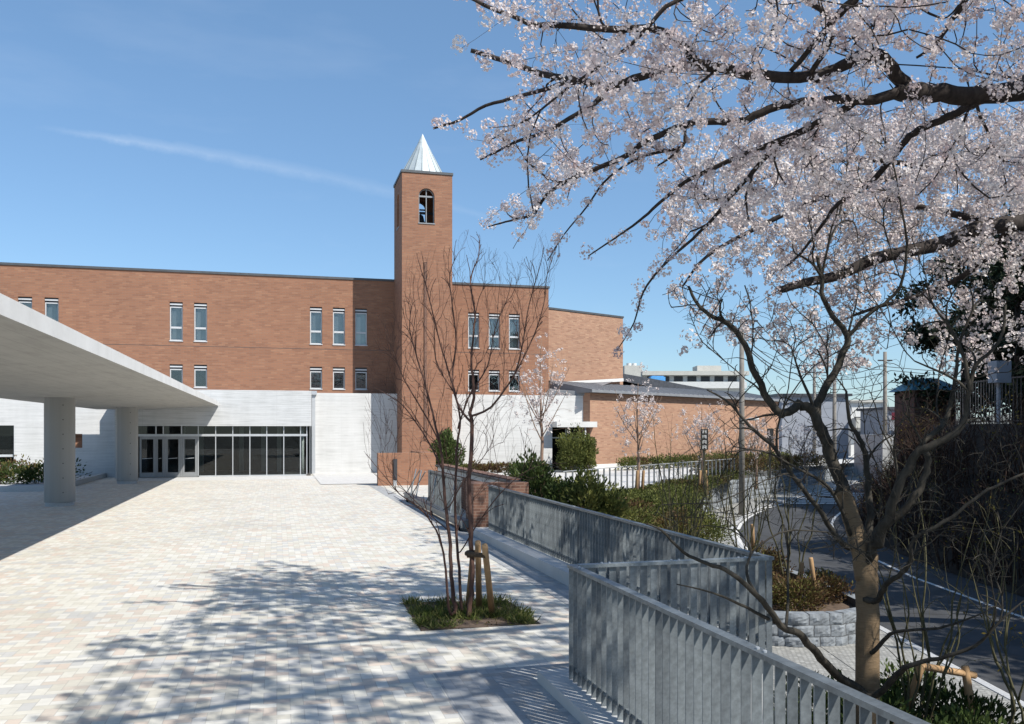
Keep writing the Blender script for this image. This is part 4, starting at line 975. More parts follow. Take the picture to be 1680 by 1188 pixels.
stem(PT, [(738,1005,11.6),(733,960,11.5),(728,910,11.45),(715,870,11.4),(690,835,11.35),(655,810,11.3),(630,780,11.25),(600,745,11.2)], 8, 1.0)
stem(PT, [(752,700,12.1),(770,650,12.2),(800,600,12.3),(812,540,12.35),(832,490,12.4),(840,455,12.4)], 5, 1.2)
stem(PT, [(755,905,11.9),(790,850,11.7),(830,800,11.6),(880,765,11.5),(930,760,11.5)], 4, 1.0)
stem(PT, [(738,830,11.8),(760,790,11.7),(800,740,11.7),(815,700,11.7)], 3.5, 1.0)
stem(PT, [(735,870,11.8),(700,840,12),(660,800,12.1),(640,770,12.1)], 3.5, 1.0)
stem(PT, [(742,640,12.1),(715,590,12.1),(712,530,12.1),(700,500,12.1)], 4, 1.0)
PTP = [(600,760),(590,700),(610,520),(660,480),(670,410),(740,400),(770,370),(810,400),(860,420),(890,370),(925,390),(900,520),(860,600),(850,680),(900,740),(930,780),(860,800),(800,850),(700,860),(640,820)]
u_ = rng.uniform(580, 940, 12000); v_ = rng.uniform(370, 870, 12000); ok_ = inpoly(u_, v_, PTP) & (rng.uniform(size=12000) < np.clip((900-v_)/420, .12, 1)); u_, v_ = u_[ok_][:1900], v_[ok_][:1900]
ptp = np.array([tuple(at(a, b, c)) for a, b, c in zip(u_, v_, rng.uniform(11.0, 12.7, len(u_)))])
PT.grow(ptp, .9, (0,0,.10), .011, .0046, 3, low=.55, lean=.3)
ptr = thing('multi_stem_tree', 'slender leafless multi-stemmed tree with red brown twigs growing from the square plaza bed', 'tree', tuple(gr(756, 1006)))
obj('trunk', PT.w, M['bark_red'], ptr, True); obj('twigs', PT.tw, M['bark_red'], ptr, True)
def stake(name, a, b, r, label, group):
    return tag(obj(name, MB().tube([a, tuple(Vector(a).lerp(Vector(b), .97)), b], [r*1.05, r, r*.9], 12), M['stake'], None, True), label, 'stake', group)
SG = 'wooden stakes beside the plaza tree'
stake('tree_stake', tuple(gr(786,1003)), tuple(at(784,889,11.6)), .040, 'upright wooden stake just right of the main stem of the plaza tree', SG)
stake('tree_stake', tuple(gr(808,1012)), tuple(at(795,894,11.3)), .040, 'rightmost leaning wooden stake beside the plaza tree', SG)
stake('tree_stake', tuple(gr(767,1000)), tuple(at(776,905,11.9)), .036, 'wooden stake behind the main stem of the plaza tree', SG)
tag(obj('stake_crossbar', MB().tube([at(765,908,11.6), at(797,912,11.35)], .032, 10).tube([at(772,903,11.75), at(773,914,11.75)], .06, 10), M['rope'], None, True), 'short bar bound with dark rope between stakes and stem of the plaza tree', 'crossbar')

# ------------------------------------------------------------------ the burlap-wrapped bare tree by the near railing
WT = Tree(); WT.slim = .88; WT.knob = .2; WT.foot = -5; wb = LT((1424-840)/F*12.4, 12.4, -2.42)
WR = Tree()
def wr(seq, w0, w1): 
    pts = L3(seq); n = len(pts); WR.limb(pts, [.93*rp(w0+(w1-w0)*i/(n-1), seq[i][2]) for i in range(n)], 14, .05)
wr([(1424,1262,12.4),(1424,1140,12.4),(1424,1040,12.4),(1423,985,12.4),(1421,940,12.4),(1424,910,12.4)], 42, 36)
wr([(1420,950,12.4),(1412,900,12.4),(1400,860,12.5),(1388,820,12.6),(1378,805,12.6)], 36, 26)
WT.N, WT.D, WT.Rr = list(WR.N), list(WR.D), [.03]*len(WR.N)
stem(WT, [(1385,815,12.6),(1372,770,12.7),(1358,730,12.7),(1345,700,12.7),(1328,670,12.7),(1306,665,12.6),(1282,680,12.5),(1262,655,12.4),(1235,605,12.3),(1222,565,12.2),(1195,532,12.1),(1170,520,12),(1145,500,12),(1130,470,12)], 24, 5, 9)
stem(WT, [(1350,710,12.7),(1340,690,12.7),(1342,660,12.8),(1365,620,12.9),(1385,575,13),(1390,550,13),(1370,525,13),(1350,490,13),(1348,450,13),(1340,420,13)], 18, 6, 8)
stem(WT, [(1390,553,13),(1420,520,12.9),(1460,490,12.8),(1480,460,12.7),(1488,400,12.6),(1478,340,12.5),(1470,290,12.4),(1460,240,12.4)], 8, 2)
stem(WT, [(1348,455,13),(1330,430,12.9),(1305,415,12.8),(1300,400,12.8)], 6, 2)
stem(WT, [(1349,450,13),(1360,400,13),(1375,360,13.1),(1385,310,13.1),(1390,260,13.2),(1388,210,13.2)], 5, 1.5)
stem(WT, [(1422,920,12.3),(1432,900,12.2),(1442,870,12.1),(1470,850,12),(1500,815,11.9),(1515,790,11.9),(1522,755,11.9),(1515,725,12),(1545,700,12.1),(1560,660,12.2),(1568,610,12.2),(1575,560,12.2),(1600,500,12.2)], 20, 4, 9)
stem(WT, [(1438,890,12.1),(1462,830,11.8),(1490,770,11.7),(1510,740,11.6),(1560,715,11.5),(1582,690,11.5),(1590,640,11.5),(1600,600,11.5),(1640,560,11.5),(1650,500,11.5)], 20, 4, 9)
stem(WT, [(1590,640,11.5),(1582,590,11.5),(1560,540,11.5),(1530,500,11.5),(1520,460,11.5)], 9, 2)
stem(WT, [(1416,905,12.5),(1428,860,12.7),(1424,800,12.9),(1420,750,13),(1412,720,13),(1395,695,13.1),(1390,660,13.1),(1388,640,13.2)], 16, 4)
stem(WT, [(1420,985,12.3),(1440,985,12.1),(1452,960,11.8),(1480,940,11.5),(1494,920,11.3),(1495,890,11.2),(1512,875,11.1)], 13, 6)
stem(WT, [(1512,875,11.1),(1560,850,11),(1610,810,10.9),(1650,790,10.9),(1700,770,10.9)], 8, 4)
stem(WT, [(1400,895,12.5),(1390,860,12.3),(1360,800,12),(1310,770,11.8),(1250,740,11.6),(1190,742,11.5)], 9, 2)
stem(WT, [(1390,900,12.4),(1372,880,12.2),(1340,830,12),(1300,780,11.8),(1265,730,11.7),(1230,700,11.6),(1200,665,11.6),(1180,650,11.6),(1160,640,11.5)], 12, 2.5)
stem(WT, [(1405,1130,12.2),(1370,1105,11.6),(1340,1070,10.6),(1310,1040,9.8),(1280,1025,9.3),(1250,985,8.7),(1200,940,8.4),(1160,925,8.3),(1120,905,8.2),(1085,870,8.2),(1060,860,8.2)], 18, 3, 8)
stem(WT, [(1285,1027,9.4),(1250,1010,8.9),(1200,985,8.5),(1160,970,8.4),(1110,958,8.3)], 8, 2)
stem(WT, [(1245,982,8.7),(1225,940,8.8),(1232,900,9),(1210,870,9.2),(1190,850,9.4)], 7, 1.5)
stem(WT, [(1436,1140,12.1),(1480,1100,11.6),(1490,1092,11.5),(1540,1080,11.3),(1600,1060,11.1),(1640,1020,11),(1680,985,11)], 13, 3)
stem(WT, [(1432,1070,12.2),(1455,1045,12),(1480,1035,11.8),(1540,1030,11.6),(1590,1015,11.5),(1625,1000,11.4)], 9, 2)
WTP = [(1080,480),(1130,440),(1280,480),(1330,330),(1380,200),(1450,200),(1520,360),(1600,440),(1690,480),(1690,800),(1640,1050),(1560,900),(1480,950),(1300,900),(1240,860),(1100,880),(1060,840),(1180,760),(1150,640),(1220,640)]
u_ = rng.uniform(1050, 1700, 9000); v_ = rng.uniform(200, 1060, 9000); ok_ = inpoly(u_, v_, WTP); u_, v_ = u_[ok_][:2700], v_[ok_][:2700]
t_ = np.where(v_ > 860, rng.uniform(9, 11.5, len(u_)), rng.uniform(11.2, 13.4, len(u_)))
wpts = np.array([tuple(at(a, b, c)) for a, b, c in zip(u_, v_, t_)])
WT.grow(wpts[:230], 1.6, (0,0,.05), .030, .010, 5, low=.2, lean=.45)
WT.grow(wpts[230:], 1.1, (0,0,.06), .013, .0052, 4, low=.25, lean=.2)
wt = thing('wrapped_tree', 'leafless grey tree with burlap-wrapped trunk standing beyond the nearest railing', 'tree', tuple(wb))
obj('burlap_wrap', WR.w, M['burlap'], wt, True); obj('trunk', WT.w, M['bark_grey'], wt, True); obj('twigs', WT.tw, M['bark_grey'], wt, True)

# ------------------------------------------------------------------ street planters
arc = [LT(3.2, 26), LT(3.4, 22.5), LT(4.3, 21.0), LT(5.4, 20.3), LT(6.5, 20.0), LT(7.5, 20.1), LT(8.3, 20.6), LT(8.75, 21.6), LT(8.7, 24), LT(8.3, 27), LT(7.2, 29.5)]
stone_wall('planter_wall', [(p.x, p.y, -2.45, -1.68) for p in arc], 'rounded rough granite planter wall beside the road, just beyond the wrapped trunk')
pb = MB(); pb.face([(p.x, p.y, -1.85) for p in arc]); struct(obj('planter_soil', pb, M['soil']))
nb = [LT(2.9, 9), LT(7.6, 9), LT(7.7, 15.2), LT(3.2, 15.2)]
pb = MB(); pb.face([(p.x, p.y, -2.39) for p in nb]); struct(obj('near_bed', pb, M['soil']))
def shrub(name, label, cat, c, r, n, size, mat, stems=True, group=None, aspect=.45, up=.3, stemmat='bark_young'):
    root = thing(name, label, cat, (c[0], c[1], c[2]), group)
    n = int(n*1.9); size *= 1.15
    P = blob(n, (c[0], c[1], c[2] + r[2]*.95), r, .3); P[:,2] = np.maximum(P[:,2], c[2]+.03)
    D = P - np.array((c[0], c[1], c[2] + r[2]*.3)); D /= np.linalg.norm(D, axis=1, keepdims=True)
    k = rng.normal(size=(4,3)) * 2.0 / max(r); tint = .5 + .25*np.sin(P @ k.T).mean(1)*1.6 + .18*rng.normal(size=n)
    cards('foliage', P, size, M[mat], root, up, aspect, D, tint)
    if stems:
        mb = MB()
        for i in range(9):
            a = rng.uniform(0, 6.28); e = Vector((c[0]+math.cos(a)*r[0]*.6, c[1]+math.sin(a)*r[1]*.6, c[2]+r[2]*rng.uniform(.9,1.6))); s = Vector((c[0]+math.cos(a)*r[0]*.15, c[1]+math.sin(a)*r[1]*.15, c[2]-.05))
            mb.tube([s, s.lerp(e,.5)+Vector((0,0,.05)), e], [.014,.01,.004], 5, False)
        obj('stems', mb, M[stemmat], root, True)
    return root
G1 = 'clipped shrubs in the granite planter'
for i, (L_, t_, zt) in enumerate(((4.6,22.4,.5),(5.8,21.6,.42),(6.9,21.5,.4),(7.9,22.3,.42),(5.2,24,.55),(6.6,24,.5),(7.4,26,.5),(4.6,26.5,.6))):
    p = LT(L_, t_, -1.87); shrub('winter_shrub', 'brown green clipped shrub packed into the granite planter by the road', 'shrub', p, (.75,.75,zt), 1700, .07, 'leaf_brown', True, G1)
G2 = 'dark evergreen shrubs below the nearest railing'
for L_, t_ in ((3.6,10.6),(4.6,10.9),(5.5,11.6),(6.3,12.5),(7.0,13.6),(4.2,12.6),(5.6,13.6),(6.6,14.6),(4.8,14.2),(3.5,13.8),(6.9,11.6),(7.2,10.4)):
    p = LT(L_, t_, -2.4); shrub('evergreen_shrub', 'dark glossy evergreen shrub in the bed below the nearest railing', 'shrub', p, (.62,.62,.40+.12*rng.uniform()), 900, .10, 'leaf_dark', True, G2, .36)
# thin green-stemmed trees with stakes
def thin_tree(label, L_, t_, z, h, ns, mat='bark_green', spread=.9, tw=70, leaf=0, group=None):
    T = Tree(); p = LT(L_, t_, z)
    for k in range(ns):
        a = 6.28*k/ns + rng.uniform(-.4,.4); r_ = spread * rng.uniform(.5, 1.1); hh = h * rng.uniform(.75, 1.05)
        cp = [(p.x+.08*math.cos(a), p.y+.08*math.sin(a), z-.05)]; aa = a
        for i, q in enumerate((.16,.32,.48,.64,.82,1.0)):
            aa += rng.normal()*.16; cp.append((p.x+r_*(.08+q*.92)*math.cos(aa)+rng.normal()*.05, p.y+r_*(.08+q*.92)*math.sin(aa)+rng.normal()*.05, z+hh*q))
        rr = rng.uniform(.7, 1.1)
        T.limb(cp, [.031*rr,.027*rr,.023*rr,.019*rr,.015*rr,.010*rr,.004], 6, .35)
        c0 = cp[int(rng.integers(2, 4))]; a2 = a + rng.uniform(-1.3, 1.3)
        T.limb([c0, (c0[0]+.16*math.cos(a2), c0[1]+.16*math.sin(a2), c0[2]+hh*.14), (c0[0]+.34*math.cos(a2)+rng.normal()*.05, c0[1]+.34*math.sin(a2), c0[2]+hh*.30), (c0[0]+.42*math.cos(a2), c0[1]+.42*math.sin(a2)+rng.normal()*.06, c0[2]+hh*.45)], [.017,.013,.009,.003], 5, .35)
    pts = np.column_stack([p.x+rng.normal(size=tw)*spread*.75, p.y+rng.normal(size=tw)*spread*.75, z+h*rng.uniform(.35,1.12,tw)])
    T.grow(pts, 1.3, (0,0,.08), .009, .003, 4, low=.4, lean=.3)
    root = thing('slender_tree', label, 'tree', tuple(p), group)
    obj('trunk', T.w, M[mat], root, True); obj('twigs', T.tw, M[mat], root, True)
    if leaf:
        tp = np.array([x[0][-1] for x in T.tips]); tp = tp[rng.integers(0, len(tp), leaf)] + rng.normal(size=(leaf,3))*.06
        cards('foliage', tp, .055, M['leaf_yellow'], root)
    return root
thin_tree('slender green-stemmed bare tree staked in the granite planter', 5.9, 22.2, -1.87, 4.4, 7, tw=120)
thin_tree('slender bare tree at the right-hand end of the granite planter, close to the road', 7.3, 23.2, -1.87, 4.0, 6, tw=110)
thin_tree('slender bare tree at the left-hand end of the granite planter, nearest the railing corner', 4.3, 22.6, -1.87, 4.6, 6, tw=110)
thin_tree('slender bare tree on the footway beneath the curved stone wall', 7.6, 33, -2.42, 4.8, 6, tw=120)
thin_tree('slender bare tree growing from the back of the granite planter', 5.0, 25.5, -1.87, 4.0, 6, tw=110)
thin_tree('mossy green multi-stemmed bare tree tied to the wooden T-bar support', 6.2, 13.6, -2.4, 4.3, 6, tw=90, spread=1.0)
thin_tree('slender bare tree with green stems at the right edge of the near bed', 7.3, 12.6, -2.4, 3.7, 5, tw=80, leaf=120, spread=1.1)
SG2 = 'wooden tree stakes along the street'
def pst(u0,v0,u1,v1,t0,t1,r,label): return stake('tree_stake', tuple(at(u0,v0,t0)), tuple(at(u1,v1,t1)), r, label, SG2)
pst(1602,1225,1583,1092,13.4,13.6,.06,'leaning wooden stake at the right end of the T-bar by the road')
pst(1484,1180,1512,1090,13.6,13.5,.06,'leaning wooden stake at the left end of the T-bar by the road')
tag(obj('stake_crossbar', MB().tube([at(1506,1092,13.5), at(1600,1108,13.6)], .055, 10), M['stake'], None, True), 'horizontal wooden T-bar pole tied across two stakes by the road', 'crossbar')
pst(1340,990,1330,915,21.6,21.6,.055,'leaning wooden stake in the middle of the granite planter')
pst(1312,985,1316,922,22.3,22.3,.05,'wooden stake behind the stems in the granite planter')
pst(1236,905,1234,860,27.2,27.2,.06,'short wooden stake seen above the far corner of the railings')

# ------------------------------------------------------------------ planted slope and forecourt greenery
def bedpt(s, k):                # k along the bed 0..1, s from forecourt edge (0) to stone wall (1)
    f = k * (len(bt)-1); i = min(int(f), len(bt)-2); f -= i
    a = Vector((*upper[i], -.03)).lerp(Vector((*upper[i+1], -.03)), f); b = LT(left(bt[i])-2.3, bt[i], wall_top(bt[i])).lerp(LT(left(bt[i+1])-2.3, bt[i+1], wall_top(bt[i+1])), f)
    return a.lerp(b, s)
G3 = 'clipped hedge shrubs on the planted slope'
for k in np.linspace(.12, .98, 11):
    for s in (.38, .58, .8, .95):
        p = bedpt(s, k + rng.uniform(-.03,.03)) if k < .95 else bedpt(s, .97)
        mt = 'leaf_brown' if rng.uniform() < .45 else 'leaf'
        shrub('hedge_shrub', 'low clipped shrub, green turning brown, massed on the planted slope' , 'shrub', p, (.95,.95,float(np.clip((.12-p.z)/2, .2, .5))), 1000, .085, mt, False, G3)
G4 = 'tall leafy shrubs behind the long railing'
for u0, vb, vt, t_, mt, n_ in ((880,840,742,25.5,'leaf_dark',1300),(928,850,784,25,'leaf_dark',750),(960,850,776,24.5,'leaf',1000),(992,860,806,25,'leaf',900),(858,815,762,27.5,'leaf_dark',800),(905,830,782,27,'leaf',700)):
    p = at(u0, vb, t_); h_ = (vb - vt) / F * t_
    shrub('tall_shrub', {'leaf_dark': 'tall dark glossy shrub just behind the long railing', 'leaf': 'tall bright green leafy shrub just behind the long railing'}[mt], 'shrub', p, (.55,.55,h_/2), n_, .12, mt, True, G4, .38)
for u0, vb, vt, Y_, r_, lab in ((733,768,697,46,.75,'rounded dark evergreen shrub tree right of the low brick forecourt wall'), (941,770,712,50.3,1.05,'rounded evergreen bush in front of the glazed side entrance'), (966,770,716,50,.5,'narrow evergreen bush at the corner of the low wing')):
    x = px(u0, Y_); z1 = pz(u0, vt, Y_)
    shrub('evergreen_bush', lab, 'bush', (x, Y_, .02), (r_, r_, z1/2), int(3200*r_), .13, 'leaf_dark' if 'dark' in lab else 'leaf', True, None, .45)
G5 = 'low shrubs along the foot of the building'
def hedge_line(a, b, n, r, h, lab, mt):
    for k in range(n):
        p = Vector(a).lerp(Vector(b), (k+.5)/n)
        shrub('foundation_shrub', lab, 'shrub', (p.x, p.y, 0), (r, r*.7, h), 420, .12, mt if rng.uniform() < .7 else 'leaf_brown', False, G5)
hedge_line((px(748,50.5),50.5,0), (px(900,50.5),50.5,0), 7, .6, .28, 'low pale green shrub along the white wall right of the tower', 'leaf')
ml_ = ML @ Vector((1.5,-1.3,0)); me_ = ML @ Vector((LN*.95,-1.3,0)); hedge_line(ml_, me_, 18, .75, .42, 'low green and brown shrub along the white plinth of the low wing', 'leaf')
hedge_line((-24,43.5,.1), (-9.8,43.5,.1), 15, .95, .5, 'dark green shrub in the kerbed planter under the left wall', 'leaf_dark')
hedge_line((-22,47,.1), (-9.8,47,.1), 13, 1.0, .55, 'dark green shrub at the back of the kerbed planter under the left wall', 'leaf_dark')
for k in range(10):
    t_ = 47.5 + k*1.5; p = LT(left(t_)-3.0, t_, -.05); shrub('hedge_shrub', 'brown winter hedge shrub above the stone wall near the crossing', 'shrub', p, (.9,.9,.5), 700, .11, 'leaf_brown', False, 'brown hedge shrubs near the crossing')
# young cherries along the forecourt
def young_cherry(label, u0, vb, vt, t_, w, nt, ncl):
    T = Tree(); p = at(u0, vb, t_); z1 = at(u0, vt, t_).z; h_ = z1 - p.z; zf = p.z + h_*.34
    T.limb([tuple(p - Vector((0,0,.1))), (p.x+.03,p.y,p.z+h_*.3), (p.x-.04,p.y,p.z+h_*.65), (p.x,p.y,z1)], [.075,.06,.03,.008], 7, .2)
    for k in range(8):
        a = 6.28*k/8 + rng.uniform(-.3,.3); z0 = p.z + h_*rng.uniform(.3,.55); r_ = w*rng.uniform(.7,1)
        T.limb([(p.x,p.y,z0), (p.x+r_*.45*math.cos(a), p.y+r_*.45*math.sin(a), z0+h_*.14), (p.x+r_*math.cos(a), p.y+r_*math.sin(a), z0+h_*rng.uniform(.3,.42))], [.026,.018,.006], 5, .3)
    q = blob(nt, (p.x,p.y,p.z+h_*.68), (w,w,h_*.36), .2); T.grow(q, 1.2, (0,0,.08), .01, .004, 3, low=.4)
    root = thing('young_cherry', label, 'cherry tree', tuple(p), 'young cherry trees along the forecourt')
    obj('trunk', T.w, M['bark_young'], root, True); obj('twigs', T.tw, M['bark_young'], root, True)
    c = [x[0][-1] for x in T.tips]; c = np.array(c); c = c[rng.integers(0, len(c), ncl)] + rng.normal(size=(ncl,3))*.07
    flowers('blossom', c, .07, 6, .03, M['petal_far'], root, 4)
    return root, p
young_cherry('tallest young flowering cherry, before the white wall right of the tower', 888, 800, 556, 33.5, 1.25, 150, 420)
young_cherry('young flowering cherry with two pale stakes before the middle of the low wing', 1047, 808, 628, 36.5, 1.1, 130, 420)
young_cherry('young flowering cherry beside the black sign post', 1152, 800, 664, 41, 1.15, 120, 420)
young_cherry('young flowering cherry before the far end of the low wing', 1240, 800, 680, 46, 1.2, 110, 360)
young_cherry('small young cherry by the grey building at the bend of the road', 1320, 790, 690, 55, 1.5, 110, 380)
for u0, t_, lab in ((1043,36.3,'pale bamboo stake left of the young cherry at the low wing'), (1053,36.4,'pale bamboo stake right of the young cherry at the low wing'), (1146,40.6,'wooden stake left of the young cherry by the sign post'), (1160,40.7,'leaning wooden stake right of the young cherry by the sign post')):
    stake('tree_stake', tuple(at(u0, 812, t_)), tuple(at(u0+3 if u0 != 1160 else u0-2, 772, t_)), .06, lab, 'stakes of the young cherries')
# slatted forecourt fence: slim grey posts under a thin rail
ff = thing('forecourt_fence', 'open fence of slim grey posts between forecourt and planted slope', 'fence', (13, 33.5, 0))
fpts = [Vector((10.2, 31.0, 0)), Vector((*fc_line(-.2), 0)), Vector((*fc_line(13.5), 0))]
fr = MB()
for a, b in zip(fpts, fpts[1:]): fr.bar(a + Vector((0,0,.98)), b + Vector((0,0,.98)), .04, .03)
obj('top_rail', fr, M['alu'], ff)
seg = [(a, b, (b-a).length) for a, b in zip(fpts, fpts[1:])]; s = 0.2; tot = sum(x[2] for x in seg)
while s < tot:
    r_ = s
    for a, b, l in seg:
        if r_ <= l: p = a.lerp(b, r_/l); break
        r_ -= l
    obj('post', MB().box(p.x-.02, p.x+.02, p.y-.045, p.y+.045, -.02, .96), M['galv'], ff); s += .52

# ------------------------------------------------------------------ the bank on the far side of the street
BT = [-25, -10, 0, 6, 10, 14, 18, 22, 26, 30, 34, 37, 40, 43, 46, 49, 52, 55]
bk = MB(); sec = [(5.9, 'z', .02), (6.1, 'z', .35), (7.6, 'a', -.3), (9.2, 'a', .8), (9.3, 'a', .8)]
def bpt(t, q, kind, z): return LT(left(t)+q + .25*math.sin(t*1.3+q), t, (zr(t)+z) if kind == 'z' else z + .15*math.sin(t*.9+q*2))
for t0, t1 in zip(BT, BT[1:]):
    for a, b in zip(sec, sec[1:]): bk.face([bpt(t0,*a), bpt(t0,*b), bpt(t1,*b), bpt(t1,*a)])
bk.face([bpt(55,*a) for a in sec] + [LT(left(55)+9.3,55,-2.6), LT(left(55)+5.9,55,-2.6)])
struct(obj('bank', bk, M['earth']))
rwm = MB()
for t0, t1 in zip(BT, BT[1:]):
    A = [LT(left(t)+9.2, t, z) for t in (t0, t1) for z in (-.5, 2.75)]; rwm.face([A[0], A[2], A[3], A[1]], [(t0,-.5),(t1,-.5),(t1,2.75),(t0,2.75)])
    B = [LT(left(t)+9.55, t, z) for t in (t0, t1) for z in (-.5, 2.75)]; rwm.face([A[1], A[3], B[3], B[1]])
rwm.face([LT(left(55)+9.2,55,-2.6), LT(left(55)+40,55,-2.6), LT(left(55)+40,55,2.75), LT(left(55)+9.2,55,2.75)], [(0,-2.6),(31,-2.6),(31,2.75),(0,2.75)])
tag(obj('bank_wall', rwm, M['dark_wall']), 'tall retaining wall on the bank across the road, coloured dark for its shade', 'retaining wall')
tpm = MB()
for t0, t1 in zip(BT, BT[1:]): tpm.face([LT(left(t0)+9.55,t0,2.74), LT(left(t0)+45,t0,2.74), LT(left(t1)+45,t1,2.74), LT(left(t1)+9.55,t1,2.74)])
struct(obj('bank_top', tpm, M['earth']))
# fence on top of the bank, with a grey box on it
bf = thing('bank_fence', 'dark vertical bar fence on top of the retaining wall at the right edge', 'fence', tuple(LT(left(28)+9.4, 28, 2.75)))
for t0, t1 in zip(range(14, 38, 4), range(18, 42, 4)):
    a, b = LT(left(t0)+9.38, t0, 0), LT(left(t1)+9.38, t1, 0)
    for z in (2.85, 4.45): obj('rail', MB().bar(a+Vector((0,0,z)), b+Vector((0,0,z)), .05), M['dark_metal'], bf)
    for k in range(16): p = a.lerp(b, k/16); obj('bar', MB().box(p.x-.014, p.x+.014, p.y-.014, p.y+.014, 2.75, 4.5), M['dark_metal'], bf)
p = at(1640, 612, 31.5); tag(obj('meter_box', MB().box(p.x-.32,p.x+.32,p.y-.2,p.y+.2,p.z-.35,p.z+.42).box(p.x-.2,p.x+.2,p.y-.206,p.y-.2,p.z-.28,p.z+.33).box(p.x-.05,p.x+.05,p.y+.0,p.y+.1,2.74,p.z-.35), M['grey_clad']), 'grey box mounted beside the bar fence at the right edge', 'box')
# conifers on the bank; the second set is unseen, added to shade the road
def dense_tree(name, label, L_, t_, z0, h, r, n, mat, size, cone=False, group=None):
    p = LT(L_, t_, z0); root = thing(name, label, 'tree', tuple(p), group)
    mb = MB().tube([p, p+Vector((.1,0,h*.5)), p+Vector((0,.1,h*.92))], [.28,.2,.05], 9)
    P = []
    for i in range(26):
        s = rng.uniform(.12, 1); a = rng.uniform(0, 6.28); rr = r * ((1.05 - s) if cone else math.sqrt(max(.05, 1-(2*s-1.0)**2))) * rng.uniform(.45, .9)
        c = Vector((p.x+rr*math.cos(a), p.y+rr*math.sin(a), z0+h*s)); P.append(blob(n//26, c, (r*.36,r*.36,h*.085), .2)); mb.tube([(p.x,p.y,z0+h*s*.85), c], [.06,.015], 5, False)
    P = np.concatenate(P); obj('trunk', mb, M['bark_dark'], root, True); cards('foliage', P, size, M[mat], root, -.1, .4); return root
GT = 'dark conifers on the bank'
for L_, t_, h, r in ((25.6,50,10.5,3.3),(27.5,47,11.5,3.6),(24.6,43,8.5,2.9),(30,50,13,4.0),(27,40,10.5,3.4),(31,43,12,4)):
    dense_tree('conifer', 'dark green conifer on top of the bank behind the blossom', L_, t_, 2.7, h, r, 9000, 'conifer', .34, False, GT)
for L_, t_, h, r in ((21.5,12,9,4),(22,20,10,4.2),(22,4,9,4),(23,28,9,3.6)):
    dense_tree('conifer', 'unseen conifer added on the bank beyond the right edge to shade the road', L_, t_, 2.7, h, r, 6000, 'conifer', .45, False, GT)
dense_tree('roadside_tree', 'bright green leafy tree behind the bar fence at the right edge', 19.6, 29.5, 2.7, 2.6, 1.1, 2600, 'leaf', .16)
# tangled leafless shrubs covering the slope
GS = 'tangled leafless shrubs on the bank'
def bare_shrub(L_, t_, z, h, ns, leaf, label):
    p = LT(L_, t_, z); w = MB(); tips = []
    for k in range(ns):
        a = rng.uniform(0, 6.28); r_ = rng.uniform(.2, 1.0)*h*.55; hh = h*rng.uniform(.5, 1.1); b = Vector((p.x+rng.normal()*.25, p.y+rng.normal()*.25, z-.1))
        e = b + Vector((r_*math.cos(a), r_*math.sin(a), hh)); m_ = b.lerp(e,.5) + Vector((rng.normal()*.12, rng.normal()*.12, hh*.12)); w.tube([b, m_, e], [.02,.014,.005], 4, False)
        for j in range(5):
            s = rng.uniform(.35,1); q_ = b.lerp(m_, s*2) if s < .5 else m_.lerp(e, s*2-1); d = Vector((rng.normal(), rng.normal(), abs(rng.normal())+.2)).normalized()*h*rng.uniform(.12,.32); w.tube([q_, q_+d*.5+Vector((0,0,.04)), q_+d], [.008,.006,.003], 3, False); tips.append(q_+d)
    root = thing('bare_shrub', label, 'shrub', tuple(p), GS); obj('stems', w, M['bark_scrub'], root)
    if leaf: tp = np.array([tuple(x) for x in tips]); tp = tp[rng.integers(0,len(tp),leaf)] + rng.normal(size=(leaf,3))*.12; cards('foliage', tp, .10, M['leaf_yellow'] if rng.uniform() < .5 else M['leaf_brown'], root)
for t_ in np.arange(12, 54, 1.15):
    for q, z, h in ((6.3,'r',1.7),(7.3,'m',2.2),(8.5,.4,2.6)):
        z_ = zr(t_)+.3 if z == 'r' else (zr(t_)*.4-.4 if z == 'm' else z)
        bare_shrub(left(t_)+q+rng.uniform(-.3,.3), t_+rng.uniform(-.5,.5), z_, h*rng.uniform(.8,1.3), 17, 70 if rng.uniform() < .6 else 0, 'tangled leafless shrub on the shaded slope across the road')

# ------------------------------------------------------------------ poles, wires, lamp, signs
def pole(label, u0, t_, zb, zt, r0, r1, arms=()):
    b = LT((u0-840)/F*t_, t_, zb); root = thing('utility_pole', label, 'utility pole', tuple(b), 'utility poles along the street')
    obj('shaft', MB().tube([b, (b.x,b.y,zt)], [r0,r1], 12), M['pole'], root, True)
    for z, w in arms: obj('cross_arm', MB().bar((b.x-w*C_, b.y+w*S_, z), (b.x+w*C_, b.y-w*S_, z), .09), M['dark_metal'], root)
    return b
b1 = pole('nearest and thickest concrete utility pole, rising through the bare tree', 1217, 44.5, zr(44.5), 8.1, .165, .11, ((7.6,.7),(8.0,.8)))
b2_ = pole('thin far utility pole with cross arms above the low wing roof', 1336, 78, -.5, 8.6, .17, .12, ((8.2,1.5),(7.6,1.1)))
b3 = pole('slim utility pole left of the red awning', 1452, 62, -1, 8.0, .16, .12, ((7.4,.5),))
b4 = pole('short grey utility pole before the grey building', 1369, 66, -1, 6.5, .16, .13)
def wire(a, b, sag, label):
    a, b = Vector(a), Vector(b); pts = [a.lerp(b, s) - Vector((0,0,sag*4*s*(1-s))) for s in np.linspace(0,1,13)]
    tag(obj('power_cable', MB().tube(pts, .028, 4, False), M['cable']), label, 'cable', 'overhead power cables')
WLAB = 'thin black overhead cable strung between the utility poles'
far = LT(62, 64, 6.8)
